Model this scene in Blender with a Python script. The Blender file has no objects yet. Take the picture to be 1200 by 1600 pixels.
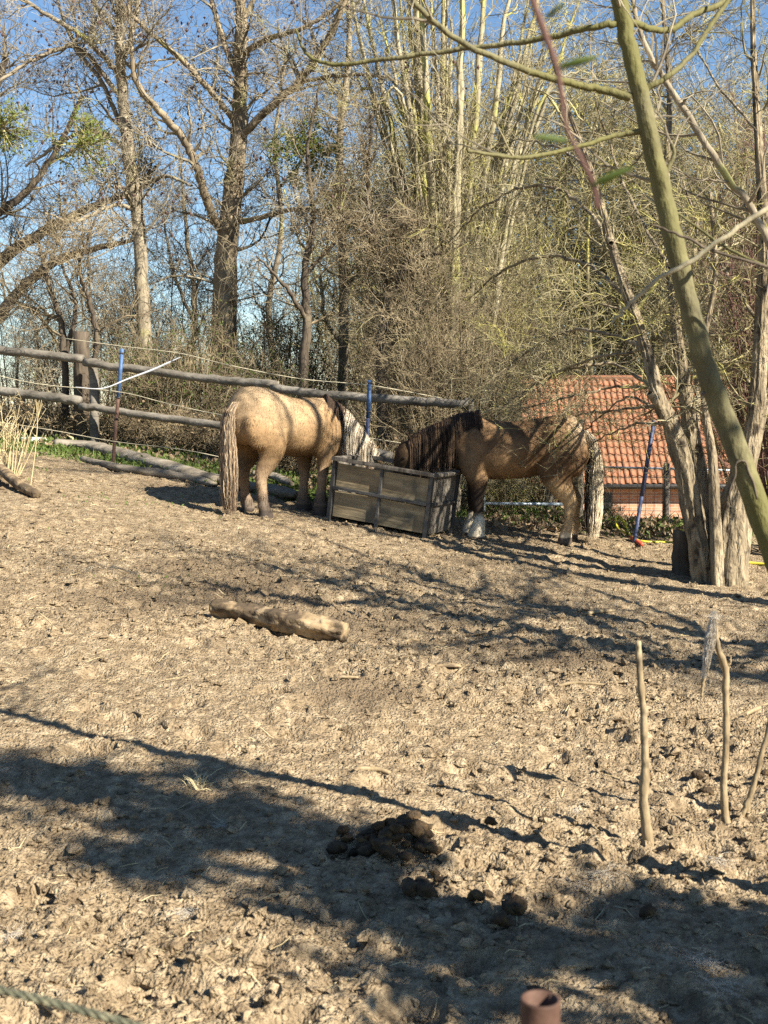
import bpy, math, random
import numpy as np
from mathutils import Vector, Matrix

rng = np.random.default_rng(7)
random.seed(7)
R = math.radians
scene = bpy.context.scene
COL = scene.collection

# ------------------------------------------------------------------ camera
F = 2000.0                      # focal length in photo pixels (1200 x 1600)
PITCH = math.atan(160 / F)      # looking slightly down
CAMZ = 1.6
cam = bpy.data.cameras.new('camera')
cam.sensor_fit = 'VERTICAL'
cam.sensor_height = 24.0
cam.lens = F / 1600 * 24.0
cam.clip_start = 0.05
cam.clip_end = 3000
cam.dof.use_dof = True
cam.dof.focus_distance = 10.0
cam.dof.aperture_fstop = cam.lens / 1000 / 0.0058
cam_o = bpy.data.objects.new('camera', cam)
COL.objects.link(cam_o)
cam_o.location = (0, 0, CAMZ)
cam_o.rotation_euler = (math.pi / 2 - PITCH, 0, 0)
scene.camera = cam_o

# ------------------------------------------------------------------ light
SUN_EL = R(36)
SAZ = (0.785, -0.62)            # horizontal direction towards the sun
S = Vector((SAZ[0] * math.cos(SUN_EL), SAZ[1] * math.cos(SUN_EL), math.sin(SUN_EL))).normalized()
world = bpy.data.worlds.new('World')
scene.world = world
world.use_nodes = True
wn = world.node_tree
bg = wn.nodes['Background']
sky = wn.nodes.new('ShaderNodeTexSky')
sky.sky_type = 'NISHITA'
sky.sun_disc = False
sky.sun_elevation = SUN_EL
sky.sun_rotation = math.atan2(SAZ[0], SAZ[1])
sky.air_density = 1.0
sky.dust_density = 0.1
sky.ozone_density = 3.0
hs = wn.nodes.new('ShaderNodeHueSaturation'); hs.inputs['Saturation'].default_value = 1.08
wn.links.new(sky.outputs[0], hs.inputs['Color']); wn.links.new(hs.outputs[0], bg.inputs[0])
bg.inputs[1].default_value = 0.055
sun = bpy.data.lights.new('sun', 'SUN')
sun.energy = 5.0
sun.angle = R(0.53)
sun.color = (1.0, 0.93, 0.80)
sun_o = bpy.data.objects.new('sun', sun)
COL.objects.link(sun_o)
sun_o.rotation_euler = (-S).to_track_quat('-Z', 'Y').to_euler()
scene.view_settings.view_transform = 'Standard'
scene.view_settings.look = 'None'
scene.view_settings.exposure = 1.55
scene.view_settings.gamma = 1
scene.cycles.max_bounces = 3
scene.cycles.diffuse_bounces = 2
scene.cycles.caustics_reflective = False
scene.cycles.caustics_refractive = False
scene.cycles.use_denoising = False
scene.cycles.use_adaptive_sampling = False

# ------------------------------------------------------------------ helpers
CP, SP = math.cos(PITCH), math.sin(PITCH)
def at(px, py, d):
    """photo pixel + distance along Y -> world point"""
    u = (px - 600) / F; v = (800 - py) / F
    y = CP + v * SP; z = -SP + v * CP
    return np.array([u / y * d, d, CAMZ + z / y * d])

_T = rng.random((256, 256))
def vnoise(x, y, seed=0):
    x = np.asarray(x, float) + seed * 17.31; y = np.asarray(y, float) + seed * 9.77
    xi = np.floor(x).astype(int); yi = np.floor(y).astype(int)
    fx = x - xi; fy = y - yi
    fx = fx * fx * (3 - 2 * fx); fy = fy * fy * (3 - 2 * fy)
    a = _T[xi & 255, yi & 255]; b = _T[(xi + 1) & 255, yi & 255]
    c = _T[xi & 255, (yi + 1) & 255]; d = _T[(xi + 1) & 255, (yi + 1) & 255]
    return (a + (b - a) * fx) * (1 - fy) + (c + (d - c) * fx) * fy
def fbm(x, y, o=4, seed=0, g=0.5):
    s = 0; a = 1; t = 0
    for i in range(o):
        s = s + a * vnoise(x * 2 ** i, y * 2 ** i, seed + i * 3); t += a; a *= g
    return s / t - 0.5
_J = rng.random((128, 128, 3))
def worley(x, y, seed=0):
    x = np.asarray(x, float) + seed * 5.3; y = np.asarray(y, float) + seed * 3.1
    xi = np.floor(x).astype(int); yi = np.floor(y).astype(int)
    best = np.full(x.shape, 9.0); rnd = np.zeros(x.shape)
    for i in (-1, 0, 1):
        for j in (-1, 0, 1):
            q = _J[(xi + i) & 127, (yi + j) & 127]
            d = np.hypot(xi + i + q[..., 0] - x, yi + j + q[..., 1] - y)
            m = d < best
            best = np.where(m, d, best); rnd = np.where(m, q[..., 2], rnd)
    return best, rnd

_ay = [0, 4.3, 8, 12, 13.5, 15.5, 18, 21, 26, 33, 60, 200, 2000]
_az = [0, .13, .31, .555, .67, .80, .72, .35, -.45, -1.35, -3.0, -5, -7]
_by = [0, 4, 8, 12, 16, 22, 32, 45, 2000]
_bz = [.02, .03, .075, .125, .125, .10, .05, 0, 0]
def terr(x, y):
    x = np.asarray(x, float); y = np.asarray(y, float)
    yy = np.clip(y, 0, None)
    a = (np.interp(yy - .6, _ay, _az) + np.interp(yy, _ay, _az) + np.interp(yy + .6, _ay, _az)) / 3
    b = np.interp(yy, _by, _bz)
    xs = np.where(x > 0, 1.9 * np.tanh(x / 1.9), 5 * np.tanh(x / 5))
    sm = lambda t: np.clip(t, 0, 1) ** 2 * (3 - 2 * np.clip(t, 0, 1))
    return a - b * xs - .46 * sm((x - 1.2) / 1.8) * sm((y - 12.6) / 3.5) * sm((32 - y) / 10)
def disp(x, y):
    x = np.asarray(x, float); y = np.asarray(y, float)
    w1 = x + 0.25 * fbm(x * 2, y * 2, 2, 31); w2 = y + 0.25 * fbm(x * 2, y * 2, 2, 37)
    rough = np.clip(fbm(x * .6, y * .6, 4, 5) * 3.8 + .68, 0.34, 1)
    h = .10 * fbm(x * .7, y * .7, 3, 1) + .05 * fbm(w1 * 2.7, w2 * 2.7, 3, 2)
    d, r = worley(w1 * 3.4, w2 * 3.4, 1)               # hoof prints
    hp = np.where(r > .45, 1, 0) * (np.exp(-(d / .27) ** 4) * -.034 + np.exp(-((d - .40) / .10) ** 2) * .014)
    h = h + hp
    n1 = fbm(w1 * 5.5, w2 * 5.5, 4, 13, .6)                       # ragged-edged lumps
    h = h + rough * np.clip((n1 - .02) * 11, 0, 1) * (.010 + .035 * np.clip(n1, 0, .3))
    n2 = fbm(x * 13, y * 13, 4, 17, .65)
    h = h + rough * np.clip((n2 - .03) * 9, 0, 1) * .018
    d, r = worley(x * 15 + 3 * fbm(x * 8, y * 8, 2, 8), y * 15 + 3 * fbm(x * 8, y * 8, 2, 28), 3)
    h = h + rough * np.sqrt(np.clip(1 - (d / .5) ** 2, 0, 1)) * np.clip(r - .45, 0, 1) * .030
    h = h + (.25 + rough) * .046 * fbm(x * 26, y * 26, 3, 9, .78)
    fade = np.clip((17 - y) / 3, .25, 1) * np.interp(y, [0, 5, 8, 12], [1, 1, .75, .6])
    return h * fade, rough
def gz(x, y):
    return terr(x, y) + disp(x, y)[0]
def ground_at(px, py):
    """photo pixel -> point on the terrain"""
    ds = np.arange(1.5, 40, .01)
    u = (px - 600) / F; v = (800 - py) / F
    y = CP + v * SP; z = -SP + v * CP
    X = u / y * ds; Z = CAMZ + z / y * ds
    k = np.argmax(Z < terr(X, ds))
    return np.array([X[k], ds[k], float(terr(X[k], ds[k]))])

def tag(o, label=None, cat=None, group=None, kind=None):
    if label: o['label'] = label
    if cat: o['category'] = cat
    if group: o['group'] = group
    if kind: o['kind'] = kind
    return o
def empty(name, loc, label, cat, group=None, rz=0):
    o = bpy.data.objects.new(name, None)
    COL.objects.link(o)
    o.location = tuple(float(v) for v in loc); o.rotation_euler = (0, 0, rz)
    o.empty_display_size = .1
    return tag(o, label, cat, group)
def mesh_np(name, V, faces, smooth=False, colors=None):
    """V (n,3); faces: list of int arrays (m,k)"""
    me = bpy.data.meshes.new(name)
    V = np.asarray(V, np.float32)
    faces = [np.asarray(f, np.int32) for f in faces if len(f)]
    me.vertices.add(len(V)); me.vertices.foreach_set('co', V.ravel())
    nl = sum(f.size for f in faces); npoly = sum(len(f) for f in faces)
    me.loops.add(nl); me.loops.foreach_set('vertex_index', np.concatenate([f.ravel() for f in faces]))
    me.polygons.add(npoly)
    tot = np.concatenate([np.full(len(f), f.shape[1], np.int32) for f in faces])
    st = np.concatenate([[0], np.cumsum(tot)[:-1]]).astype(np.int32)
    me.polygons.foreach_set('loop_start', st)
    try: me.polygons.foreach_set('loop_total', tot)
    except Exception: pass
    me.polygons.foreach_set('use_smooth', np.full(npoly, smooth, bool))
    if colors is not None:
        at_ = me.attributes.new('coat', 'FLOAT_COLOR', 'POINT')
        c = np.ones((len(V), 4), np.float32); c[:, :3] = colors
        at_.data.foreach_set('color', c.ravel())
    me.update(calc_edges=True)
    return me
def link(name, me, mat, parent=None, **kw):
    o = bpy.data.objects.new(name, me)
    COL.objects.link(o)
    if mat is not None:
        me.materials.clear(); me.materials.append(mat)
    o.parent = parent
    return tag(o, **kw)

def norm(v):
    return v / np.maximum(np.linalg.norm(v, axis=-1, keepdims=True), 1e-9)
def spline(P, n):
    """Catmull-Rom resample, any number of columns, uniform in index"""
    P = np.asarray(P, float)
    Q = np.vstack([2 * P[0] - P[1], P, 2 * P[-1] - P[-2]])
    t = np.linspace(0, len(P) - 1, n); i = np.minimum(t.astype(int), len(P) - 2); f = (t - i)[:, None]
    a, b, c, d = Q[i], Q[i + 1], Q[i + 2], Q[i + 3]
    return .5 * (2 * b + (c - a) * f + (2 * a - 5 * b + 4 * c - d) * f ** 2 + (3 * b - a - 3 * c + d) * f ** 3)
def tubes(P, Rr, k, cap=False):
    """P (N,M,3) polylines, Rr (N,M) radii -> verts, quads"""
    N, M, _ = P.shape
    T = norm(np.gradient(P, axis=1))
    ref = np.tile(np.array([0.31, 0.17, 0.93]), (N, 1))
    par = np.abs((T[:, 0] * ref).sum(-1)) > .9
    ref[par] = np.array([.9, .3, -.2])
    U = norm(np.cross(T, ref[:, None, :])); W = np.cross(T, U)
    ang = np.arange(k) * 2 * math.pi / k
    V = P[:, :, None, :] + Rr[:, :, None, None] * (np.cos(ang)[None, None, :, None] * U[:, :, None, :] + np.sin(ang)[None, None, :, None] * W[:, :, None, :])
    base = (np.arange(N) * M * k)[:, None, None]
    m = np.arange(M - 1)[None, :, None]; j = np.arange(k)[None, None, :]; j2 = (j + 1) % k
    a = base + m * k + j; b = base + m * k + j2
    Q = np.stack([a, b, b + k, a + k], -1).reshape(-1, 4)
    return V.reshape(-1, 3), Q
class MB:
    """collects several shapes into one mesh"""
    def __init__(s): s.v = []; s.f = {}; s.n = 0; s.c = []
    def add(s, V, *faces, col=None):
        V = np.asarray(V, float)
        for f in faces:
            f = np.asarray(f, int)
            if len(f): s.f.setdefault(f.shape[1], []).append(f + s.n)
        s.v.append(V); s.n += len(V)
        if col is not None: s.c.append(np.broadcast_to(np.asarray(col, float), (len(V), 3)))
        return s
    def box(s, c, sz, rot=None, jit=0):
        X = np.array([[x, y, z] for x in (-.5, .5) for y in (-.5, .5) for z in (-.5, .5)]) * np.array(sz)
        if jit: X = X + rng.normal(0, jit, X.shape)
        if rot is not None: X = X @ np.array(rot).T
        return s.add(X + np.array(c), BOXF)
    def tube(s, pts, rad, k=8, cap=True):
        P = np.asarray(pts, float)[None]; rr = np.broadcast_to(np.asarray(rad, float), (P.shape[1],))[None]
        V, Q = tubes(P, rr, k)
        n = len(V)
        if cap:
            V = np.vstack([V, P[0, :1], P[0, -1:]])
            j = np.arange(k); j2 = (j + 1) % k
            c1 = np.stack([np.full(k, n), j2, j], -1); o = n - k
            c2 = np.stack([np.full(k, n + 1), o + j, o + j2], -1)
            return s.add(V, Q, np.vstack([c1, c2]))
        return s.add(V, Q)
    def mesh(s, name, off=(0, 0, 0), smooth=False):
        V = np.vstack(s.v) - np.array(off, float)
        return mesh_np(name, V, [np.vstack(f) for f in s.f.values()], smooth, np.vstack(s.c) if s.c else None)
    def build(s, name, mat, parent=None, off=(0, 0, 0), smooth=False, **kw):
        return link(name, s.mesh(name, off, smooth), mat, parent, **kw)
BOXF = np.array([[0, 1, 3, 2], [4, 6, 7, 5], [0, 4, 5, 1], [2, 3, 7, 6], [0, 2, 6, 4], [1, 5, 7, 3]])
def rotz(a): c, s = math.cos(a), math.sin(a); return np.array([[c, -s, 0], [s, c, 0], [0, 0, 1.]])

# icosahedron
_p = (1 + 5 ** .5) / 2
ICO_V = norm(np.array([[-1, _p, 0], [1, _p, 0], [-1, -_p, 0], [1, -_p, 0], [0, -1, _p], [0, 1, _p], [0, -1, -_p], [0, 1, -_p], [_p, 0, -1], [_p, 0, 1], [-_p, 0, -1], [-_p, 0, 1]]))
ICO_F = np.array([[0, 11, 5], [0, 5, 1], [0, 1, 7], [0, 7, 10], [0, 10, 11], [1, 5, 9], [5, 11, 4], [11, 10, 2], [10, 7, 6], [7, 1, 8], [3, 9, 4], [3, 4, 2], [3, 2, 6], [3, 6, 8], [3, 8, 9], [4, 9, 5], [2, 4, 11], [6, 2, 10], [8, 6, 7], [9, 8, 1]])
def ico2():
    V = [tuple(v) for v in ICO_V]; F_ = []; mid = {}
    def m(a, b):
        k = (min(a, b), max(a, b))
        if k not in mid:
            v = np.array(V[a]) + np.array(V[b]); V.append(tuple(v / np.linalg.norm(v))); mid[k] = len(V) - 1
        return mid[k]
    for a, b, c in ICO_F:
        x, y, z = m(a, b), m(b, c), m(c, a)
        F_ += [[a, x, z], [b, y, x], [c, z, y], [x, y, z]]
    return np.array(V), np.array(F_)
ICO2_V, ICO2_F = ico2()

# ------------------------------------------------------------------ materials
def mat(name, cols, scale=8, rough=.85, bump=0, bscale=30, detail=6, stretch=(1, 1, 1), attr=None, extra=None, spec=.3, bdist=.02, coords='Object', trans=0, crumb=0):
    """noise-driven mix of two or three colours, with a fine bump"""
    m = bpy.data.materials.new(name); m.use_nodes = True
    t = m.node_tree; N = t.nodes; L = t.links
    bs = N['Principled BSDF']
    bs.inputs['Roughness'].default_value = rough
    bs.inputs['Specular IOR Level'].default_value = spec
    tc = N.new('ShaderNodeTexCoord'); mp = N.new('ShaderNodeMapping')
    mp.inputs['Scale'].default_value = stretch
    L.new(tc.outputs[coords], mp.inputs[0])
    no = N.new('ShaderNodeTexNoise'); no.inputs['Scale'].default_value = scale; no.inputs['Detail'].default_value = detail
    no.inputs['Roughness'].default_value = .65
    L.new(mp.outputs[0], no.inputs[0])
    rp = N.new('ShaderNodeValToRGB')
    n = len(cols); el = rp.color_ramp.elements
    el[0].position = .32; el[1].position = .68
    for i in range(n - 2): el.new(.32 + .36 * (i + 1) / (n - 1))
    for e, c in zip(sorted(el, key=lambda e: e.position), cols): e.color = (*c, 1)
    L.new(no.outputs[0], rp.inputs[0])
    out = rp.outputs[0]
    if attr:
        a = N.new('ShaderNodeAttribute'); a.attribute_name = attr
        mx = N.new('ShaderNodeMix'); mx.data_type = 'RGBA'; mx.blend_type = 'MULTIPLY'; mx.inputs[0].default_value = 1
        L.new(a.outputs['Color'], mx.inputs[6]); L.new(out, mx.inputs[7]); out = mx.outputs[2]
    if extra:      # second, patchy colour: (colour, scale, threshold)
        c2, s2, th = extra
        n2 = N.new('ShaderNodeTexNoise'); n2.inputs['Scale'].default_value = s2; n2.inputs['Detail'].default_value = 5
        L.new(tc.outputs[coords], n2.inputs[0])
        r2 = N.new('ShaderNodeValToRGB'); r2.color_ramp.elements[0].position = th; r2.color_ramp.elements[1].position = th + .12
        L.new(n2.outputs[0], r2.inputs[0])
        mx = N.new('ShaderNodeMix'); mx.data_type = 'RGBA'
        L.new(r2.outputs[0], mx.inputs[0]); L.new(out, mx.inputs[6]); mx.inputs[7].default_value = (*c2, 1); out = mx.outputs[2]
    L.new(out, bs.inputs['Base Color'])
    if bump:
        nb = N.new('ShaderNodeTexNoise'); nb.inputs['Scale'].default_value = bscale; nb.inputs['Detail'].default_value = 6
        L.new(mp.outputs[0], nb.inputs[0])
        b = N.new('ShaderNodeBump'); b.inputs['Strength'].default_value = bump; b.inputs['Distance'].default_value = bdist
        hout = nb.outputs[0]
        if crumb:      # fine crumbs: distorted cell distance added to the height
            vo = N.new('ShaderNodeTexVoronoi'); vo.inputs['Scale'].default_value = crumb
            wv = N.new('ShaderNodeVectorMath'); wv.operation = 'MULTIPLY_ADD'
            n3 = N.new('ShaderNodeTexNoise'); n3.inputs['Scale'].default_value = crumb * .7; L.new(mp.outputs[0], n3.inputs[0])
            L.new(n3.outputs['Color'], wv.inputs[0]); wv.inputs[1].default_value = (.03,) * 3; L.new(mp.outputs[0], wv.inputs[2])
            L.new(wv.outputs[0], vo.inputs[0])
            ma = N.new('ShaderNodeMath'); ma.operation = 'MULTIPLY_ADD'; ma.inputs[1].default_value = -.9
            L.new(vo.outputs['Distance'], ma.inputs[0]); L.new(nb.outputs[0], ma.inputs[2]); hout = ma.outputs[0]
        L.new(hout, b.inputs['Height']); L.new(b.outputs[0], bs.inputs['Normal'])
    if trans:
        bs.inputs['Transmission Weight'].default_value = 0
        bs.inputs['Subsurface Weight'].default_value = 0
        tr = N.new('ShaderNodeBsdfTranslucent'); L.new(out, tr.inputs[0])
        ms = N.new('ShaderNodeMixShader'); ms.inputs[0].default_value = trans
        L.new(bs.outputs[0], ms.inputs[1]); L.new(tr.outputs[0], ms.inputs[2])
        L.new(ms.outputs[0], N['Material Output'].inputs[0])
    return m

M = {}
M['mud'] = mat('dry_mud', [(.14, .10, .06), (.285, .213, .13), (.455, .36, .232)], 16, .95, .9, 120, 11, extra=((.18, .133, .083), .8, .55), spec=.1, bdist=.02, crumb=60)
M['clod'] = mat('mud_clod', [(.22, .16, .09), (.34, .255, .15), (.47, .365, .225)], 9, .95, .6, 70, 6, spec=.1)
M['bark_grey'] = mat('grey_bark', [(.12, .095, .065), (.24, .20, .14), (.33, .28, .19)], 9, .9, .8, 26, 6, (1, 1, .25), extra=((.30, .29, .10), 2.2, .58))
M['bark_big'] = mat('brown_bark', [(.10, .077, .05), (.23, .18, .115), (.36, .29, .19)], 8, .9, 1, 22, 6, (1, 1, .2), extra=((.25, .23, .09), 1.8, .62))
M['bark_dark'] = mat('dark_bark', [(.05, .038, .027), (.09, .07, .05), (.15, .12, .08)], 10, .9, .8, 25, 6, (1, 1, .3))
M['bark_hazel'] = mat('hazel_bark', [(.19, .16, .10), (.30, .26, .17), (.40, .35, .22)], 7, .85, .4, 30, 5, (1, 1, .4), extra=((.36, .34, .10), 2.5, .53))
M['bark_fissured'] = mat('fissured_bark', [(.10, .078, .05), (.24, .19, .12), (.40, .33, .22)], 14, .92, 1, 26, 7, (1, 1, .22), bdist=.07, extra=((.065, .05, .034), 11, .56))
M['bark_smooth'] = mat('smooth_green_bark', [(.08, .07, .038), (.13, .115, .055), (.20, .18, .085)], 14, .8, .8, 50, 8, (1, 1, .45), extra=((.115, .106, .034), 1.6, .5), bdist=.014)
M['twig_grey'] = mat('grey_twig', [(.055, .043, .032), (.215, .18, .12), (.42, .365, .26)], 3.0, .85, extra=((.33, .31, .12), 1.3, .6))
M['twig_brown'] = mat('brown_twig', [(.045, .035, .022), (.18, .14, .083), (.38, .31, .19)], 2.0, .85, extra=((.30, .27, .13), 1.1, .62))
M['twig_lichen'] = mat('lichen_twig', [(.055, .044, .026), (.22, .185, .10), (.45, .40, .25)], 4.0, .85, extra=((.36, .33, .09), 2.0, .53))
M['twig_red'] = mat('red_twig', [(.05, .022, .018), (.095, .045, .035), (.17, .10, .075)], 2.2, .8)
M['bud'] = mat('dark_bud', [(.05, .03, .025), (.10, .055, .045)], 12, .8)
M['leaf'] = mat('fresh_leaf', [(.06, .09, .015), (.10, .14, .03), (.16, .20, .05)], 5, .6, trans=.35)
M['mistletoe'] = mat('mistletoe_leaf', [(.08, .11, .015), (.14, .17, .03), (.20, .23, .05)], 5, .6, trans=.25)
M['ivy'] = mat('ivy_leaf', [(.025, .05, .012), (.045, .085, .02), (.075, .12, .03)], 5, .45)
M['deadleaf'] = mat('dead_leaf', [(.12, .08, .05), (.24, .17, .10), (.38, .29, .18)], 9, .85)
M['straw'] = mat('dry_straw', [(.34, .26, .13), (.48, .39, .22), (.60, .50, .30)], 6, .8)
M['grass'] = mat('young_grass', [(.06, .10, .015), (.11, .165, .035), (.19, .22, .065)], 3, .7, trans=.3)
M['rail'] = mat('weathered_rail', [(.075, .065, .05), (.15, .132, .105), (.25, .225, .185)], 6, .9, .7, 30, 6, (.35, 1, 1))
M['oldwood'] = mat('old_timber', [(.09, .075, .055), (.19, .16, .12), (.31, .27, .21)], 7, .9, .9, 30, 7, (.25, 1, 1), bdist=.03)
M['log'] = mat('rotten_log', [(.15, .10, .055), (.30, .215, .12), (.42, .32, .20)], 7, .9, .8, 24, 6, (.4, 1, 1), bdist=.03, extra=((.085, .06, .036), 8, .46))
M['ply'] = mat('plywood', [(.13, .10, .06), (.25, .195, .115), (.38, .305, .185)], 6, .8, .3, 20, 8, (.25, 1, 2.2), extra=((.13, .11, .075), 4, .53))
M['plank'] = mat('grey_plank', [(.07, .06, .047), (.14, .122, .098), (.23, .20, .165)], 8, .85, .5, 25, 6, (1, 1, .2))
M['iron'] = mat('dark_iron', [(.035, .036, .038), (.06, .06, .06), (.10, .08, .06)], 14, .6, .2, 60)
M['galv'] = mat('galvanised_steel', [(.36, .42, .47), (.48, .55, .60)], 12, .45, 0)
M['galv'].node_tree.nodes['Principled BSDF'].inputs['Metallic'].default_value = .4
M['blue'] = mat('blue_paint', [(.03, .06, .13), (.05, .10, .21), (.08, .14, .26)], 14, .5, .2, 60, extra=((.16, .08, .05), 9, .66))
M['darkblue'] = mat('faded_blue_paint', [(.02, .025, .05), (.035, .048, .10), (.06, .075, .14)], 10, .5, .2, 60, extra=((.10, .06, .045), 7, .58))
M['rust'] = mat('rusty_steel', [(.035, .018, .012), (.07, .036, .024), (.12, .068, .048)], 16, .75, .3, 90, bdist=.004)
M['wire'] = mat('fence_cord', [(.38, .33, .22), (.55, .50, .36)], 30, .7)
M['tape'] = mat('white_tape', [(.55, .56, .57), (.75, .76, .77)], 8, .6)
M['yellow'] = mat('yellow_hose', [(.60, .52, .04), (.75, .66, .07)], 10, .45)
M['redplastic'] = mat('red_plastic', [(.45, .06, .03), (.55, .10, .05)], 10, .5)
M['rope'] = mat('green_rope', [(.045, .048, .032), (.10, .10, .065), (.20, .185, .115)], 60, .8, .5, 200)
M['stick'] = mat('peeled_stick', [(.13, .092, .05), (.26, .195, .11), (.38, .30, .185)], 14, .8, .5, 60, 6, (1, 1, .3), bdist=.008, extra=((.11, .082, .05), 11, .54))
M['wool'] = mat('pale_horse_hair', [(.40, .35, .28), (.58, .52, .43)], 20, .8)
M['dung'] = mat('horse_dung', [(.022, .015, .009), (.062, .039, .018), (.15, .092, .036)], 16, .85, 1, 60, 6, coords='Object')
M['stone'] = mat('pale_stone', [(.32, .31, .28), (.46, .45, .42), (.58, .56, .52)], 12, .9, .6, 40)
M['tile'] = mat('red_roof_tile', [(.17, .075, .042), (.30, .13, .068), (.42, .215, .125)], 2.6, .85, .2, 40, extra=((.15, .105, .062), 1.9, .50), coords='Generated')
M['hay'] = mat('old_hay', [(.26, .20, .09), (.40, .32, .16)], 6, .85)
M['coat'] = mat('pony_coat', [(.72, .68, .64), (1, 1, 1), (1.22, 1.18, 1.1)], 7, .75, .35, 60, 6, attr='coat', spec=.2, bdist=.01)
M['fur'] = mat('pony_fur', [(.80, .77, .74), (1, 1, 1), (1.15, 1.12, 1.08)], 9, .7, 0, attr='coat', spec=.25)
M['eye'] = mat('dark_eye', [(.01, .008, .006), (.02, .015, .01)], 4, .15)
M['bare_dark'] = mat('dark_soil', [(.05, .04, .03), (.10, .08, .055)], 5, .95)
# brick
def brick_mat():
    m = bpy.data.materials.new('red_brick'); m.use_nodes = True
    t = m.node_tree; N = t.nodes; L = t.links; bs = N['Principled BSDF']
    tc = N.new('ShaderNodeTexCoord'); mp = N.new('ShaderNodeMapping'); mp.inputs['Rotation'].default_value = (R(90), 0, 0)
    br = N.new('ShaderNodeTexBrick')
    br.inputs['Color1'].default_value = (.44, .17, .085, 1); br.inputs['Color2'].default_value = (.54, .26, .14, 1)
    br.inputs['Mortar'].default_value = (.45, .38, .30, 1); br.inputs['Scale'].default_value = 1
    br.inputs['Brick Width'].default_value = .25; br.inputs['Row Height'].default_value = .08; br.inputs['Mortar Size'].default_value = .008
    L.new(tc.outputs['Object'], mp.inputs[0]); L.new(mp.outputs[0], br.inputs[0])
    no = N.new('ShaderNodeTexNoise'); no.inputs['Scale'].default_value = 2.5; no.inputs['Detail'].default_value = 6
    L.new(tc.outputs['Object'], no.inputs[0])
    mx = N.new('ShaderNodeMix'); mx.data_type = 'RGBA'; mx.inputs[7].default_value = (.50, .36, .27, 1)
    rp = N.new('ShaderNodeValToRGB'); rp.color_ramp.elements[0].position = .5; rp.color_ramp.elements[1].position = .75
    L.new(no.outputs[0], rp.inputs[0]); L.new(rp.outputs[0], mx.inputs[0]); L.new(br.outputs[0], mx.inputs[6])
    L.new(mx.outputs[2], bs.inputs['Base Color']); bs.inputs['Roughness'].default_value = .9
    return m
M['brick'] = brick_mat()

# ================================================================== GROUND
def build_ground():
    def steps(pairs):
        out = []
        for a, b, st in pairs: out.append(np.arange(a, b, st))
        return np.concatenate(out)
    half = steps([(0, 1.5, .0115), (1.5, 4.6, .024), (4.6, 8, .2), (8, 30, 1.5), (30, 120, 10), (120, 1300, 150)])
    xs = np.concatenate([-half[:0:-1], half])
    ys = [-1200., -400, -100, -30, -10, -4, -1, 1, 2, 2.4]
    y = 2.7
    while y < 15.5: ys.append(y); y += max(.0112, .0048 * y)
    while y < 1500: ys.append(y); y += .02 * y + (y / 40) ** 2 * 1.5
    ys = np.array(ys)
    X, Y = np.meshgrid(xs, ys)
    Z = terr(X, Y) + disp(X, Y)[0]
    n, m = X.shape
    V = np.stack([X, Y, Z], -1).reshape(-1, 3)
    i = (np.arange(n - 1)[:, None] * m + np.arange(m - 1)[None]).ravel()
    Q = np.stack([i, i + 1, i + m + 1, i + m], -1)
    me = mesh_np('ground', V, [Q], True)
    link('ground', me, M['mud'], kind='structure')
build_ground()

def scatter_clods():
    n = 17000
    # density ~ 1/d so that near and far read alike
    y = np.exp(rng.uniform(math.log(2.9), math.log(13.5), n * 2))
    x = rng.uniform(-1, 1, n * 2) * (.36 * y + .3)
    rough = disp(x, y)[1]
    keep = rng.random(n * 2) < rough ** 1.3
    x, y = x[keep][:n], y[keep][:n]; n = len(x)
    s = np.exp(rng.normal(math.log(.0082), .5, n)) * (.75 + .06 * y)
    s = np.minimum(s, .03)
    z = gz(x, y) + s * .1
    sc = np.stack([s * rng.uniform(.7, 1.6, n), s * rng.uniform(.7, 1.6, n), s * rng.uniform(.5, 1.0, n)], -1)
    near = y < 5.2
    a = rng.uniform(0, 6.28, n); c, s_ = np.cos(a)[:, None], np.sin(a)[:, None]
    def lump(base, faces, q):
        k = len(base); m = int(q.sum())
        V = (base[None] + rng.normal(0, .2, (m, k, 3))) * rng.uniform(.65, 1.3, (m, k, 1)) * sc[q][:, None, :]
        V = np.stack([V[..., 0] * c[q] - V[..., 1] * s_[q], V[..., 0] * s_[q] + V[..., 1] * c[q], V[..., 2]], -1) + np.stack([x, y, z], -1)[q][:, None, :]
        return V.reshape(-1, 3), (faces[None] + (np.arange(m) * k)[:, None, None]).reshape(-1, 3)
    OV = np.array([[1, 0, 0], [-1, 0, 0], [0, 1, 0], [0, -1, 0], [0, 0, 1], [0, 0, -1.]])
    of = np.array([[0, 2, 4], [2, 1, 4], [1, 3, 4], [3, 0, 4], [2, 0, 5], [1, 2, 5], [3, 1, 5], [0, 3, 5]])
    V1, F1 = lump(ICO_V, ICO_F, near); V2, F2 = lump(OV, of, ~near)
    V = np.vstack([V1, V2]); Fc = np.vstack([F1, F2 + len(V1)])
    link('mud_clods', mesh_np('mud_clods', V.reshape(-1, 3), [Fc]), M['mud'], kind='stuff', label='crumbly dry mud clods strewn over the trampled paddock', cat='soil')
scatter_clods()

def rand_unit(n):
    return norm(rng.normal(size=(n, 3)))
def leaves(C, size, normal=None, asp=.55):
    """folded diamond leaves at C (n,3)"""
    n = len(C); size = np.broadcast_to(size, (n,))
    d = rand_unit(n); u = norm(np.cross(d, rand_unit(n))); w = np.cross(d, u)
    L_ = size[:, None] * d; S_ = size[:, None] * asp * .5 * u; U_ = size[:, None] * .12 * w
    V = np.stack([C, C + .45 * L_ + S_ + U_, C + L_, C + .45 * L_ - S_ + U_], 1)
    b = (np.arange(n) * 4)[:, None]
    Fc = np.concatenate([b + np.array([[0, 1, 2]]), b + np.array([[0, 2, 3]])])
    return V.reshape(-1, 3), Fc

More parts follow.
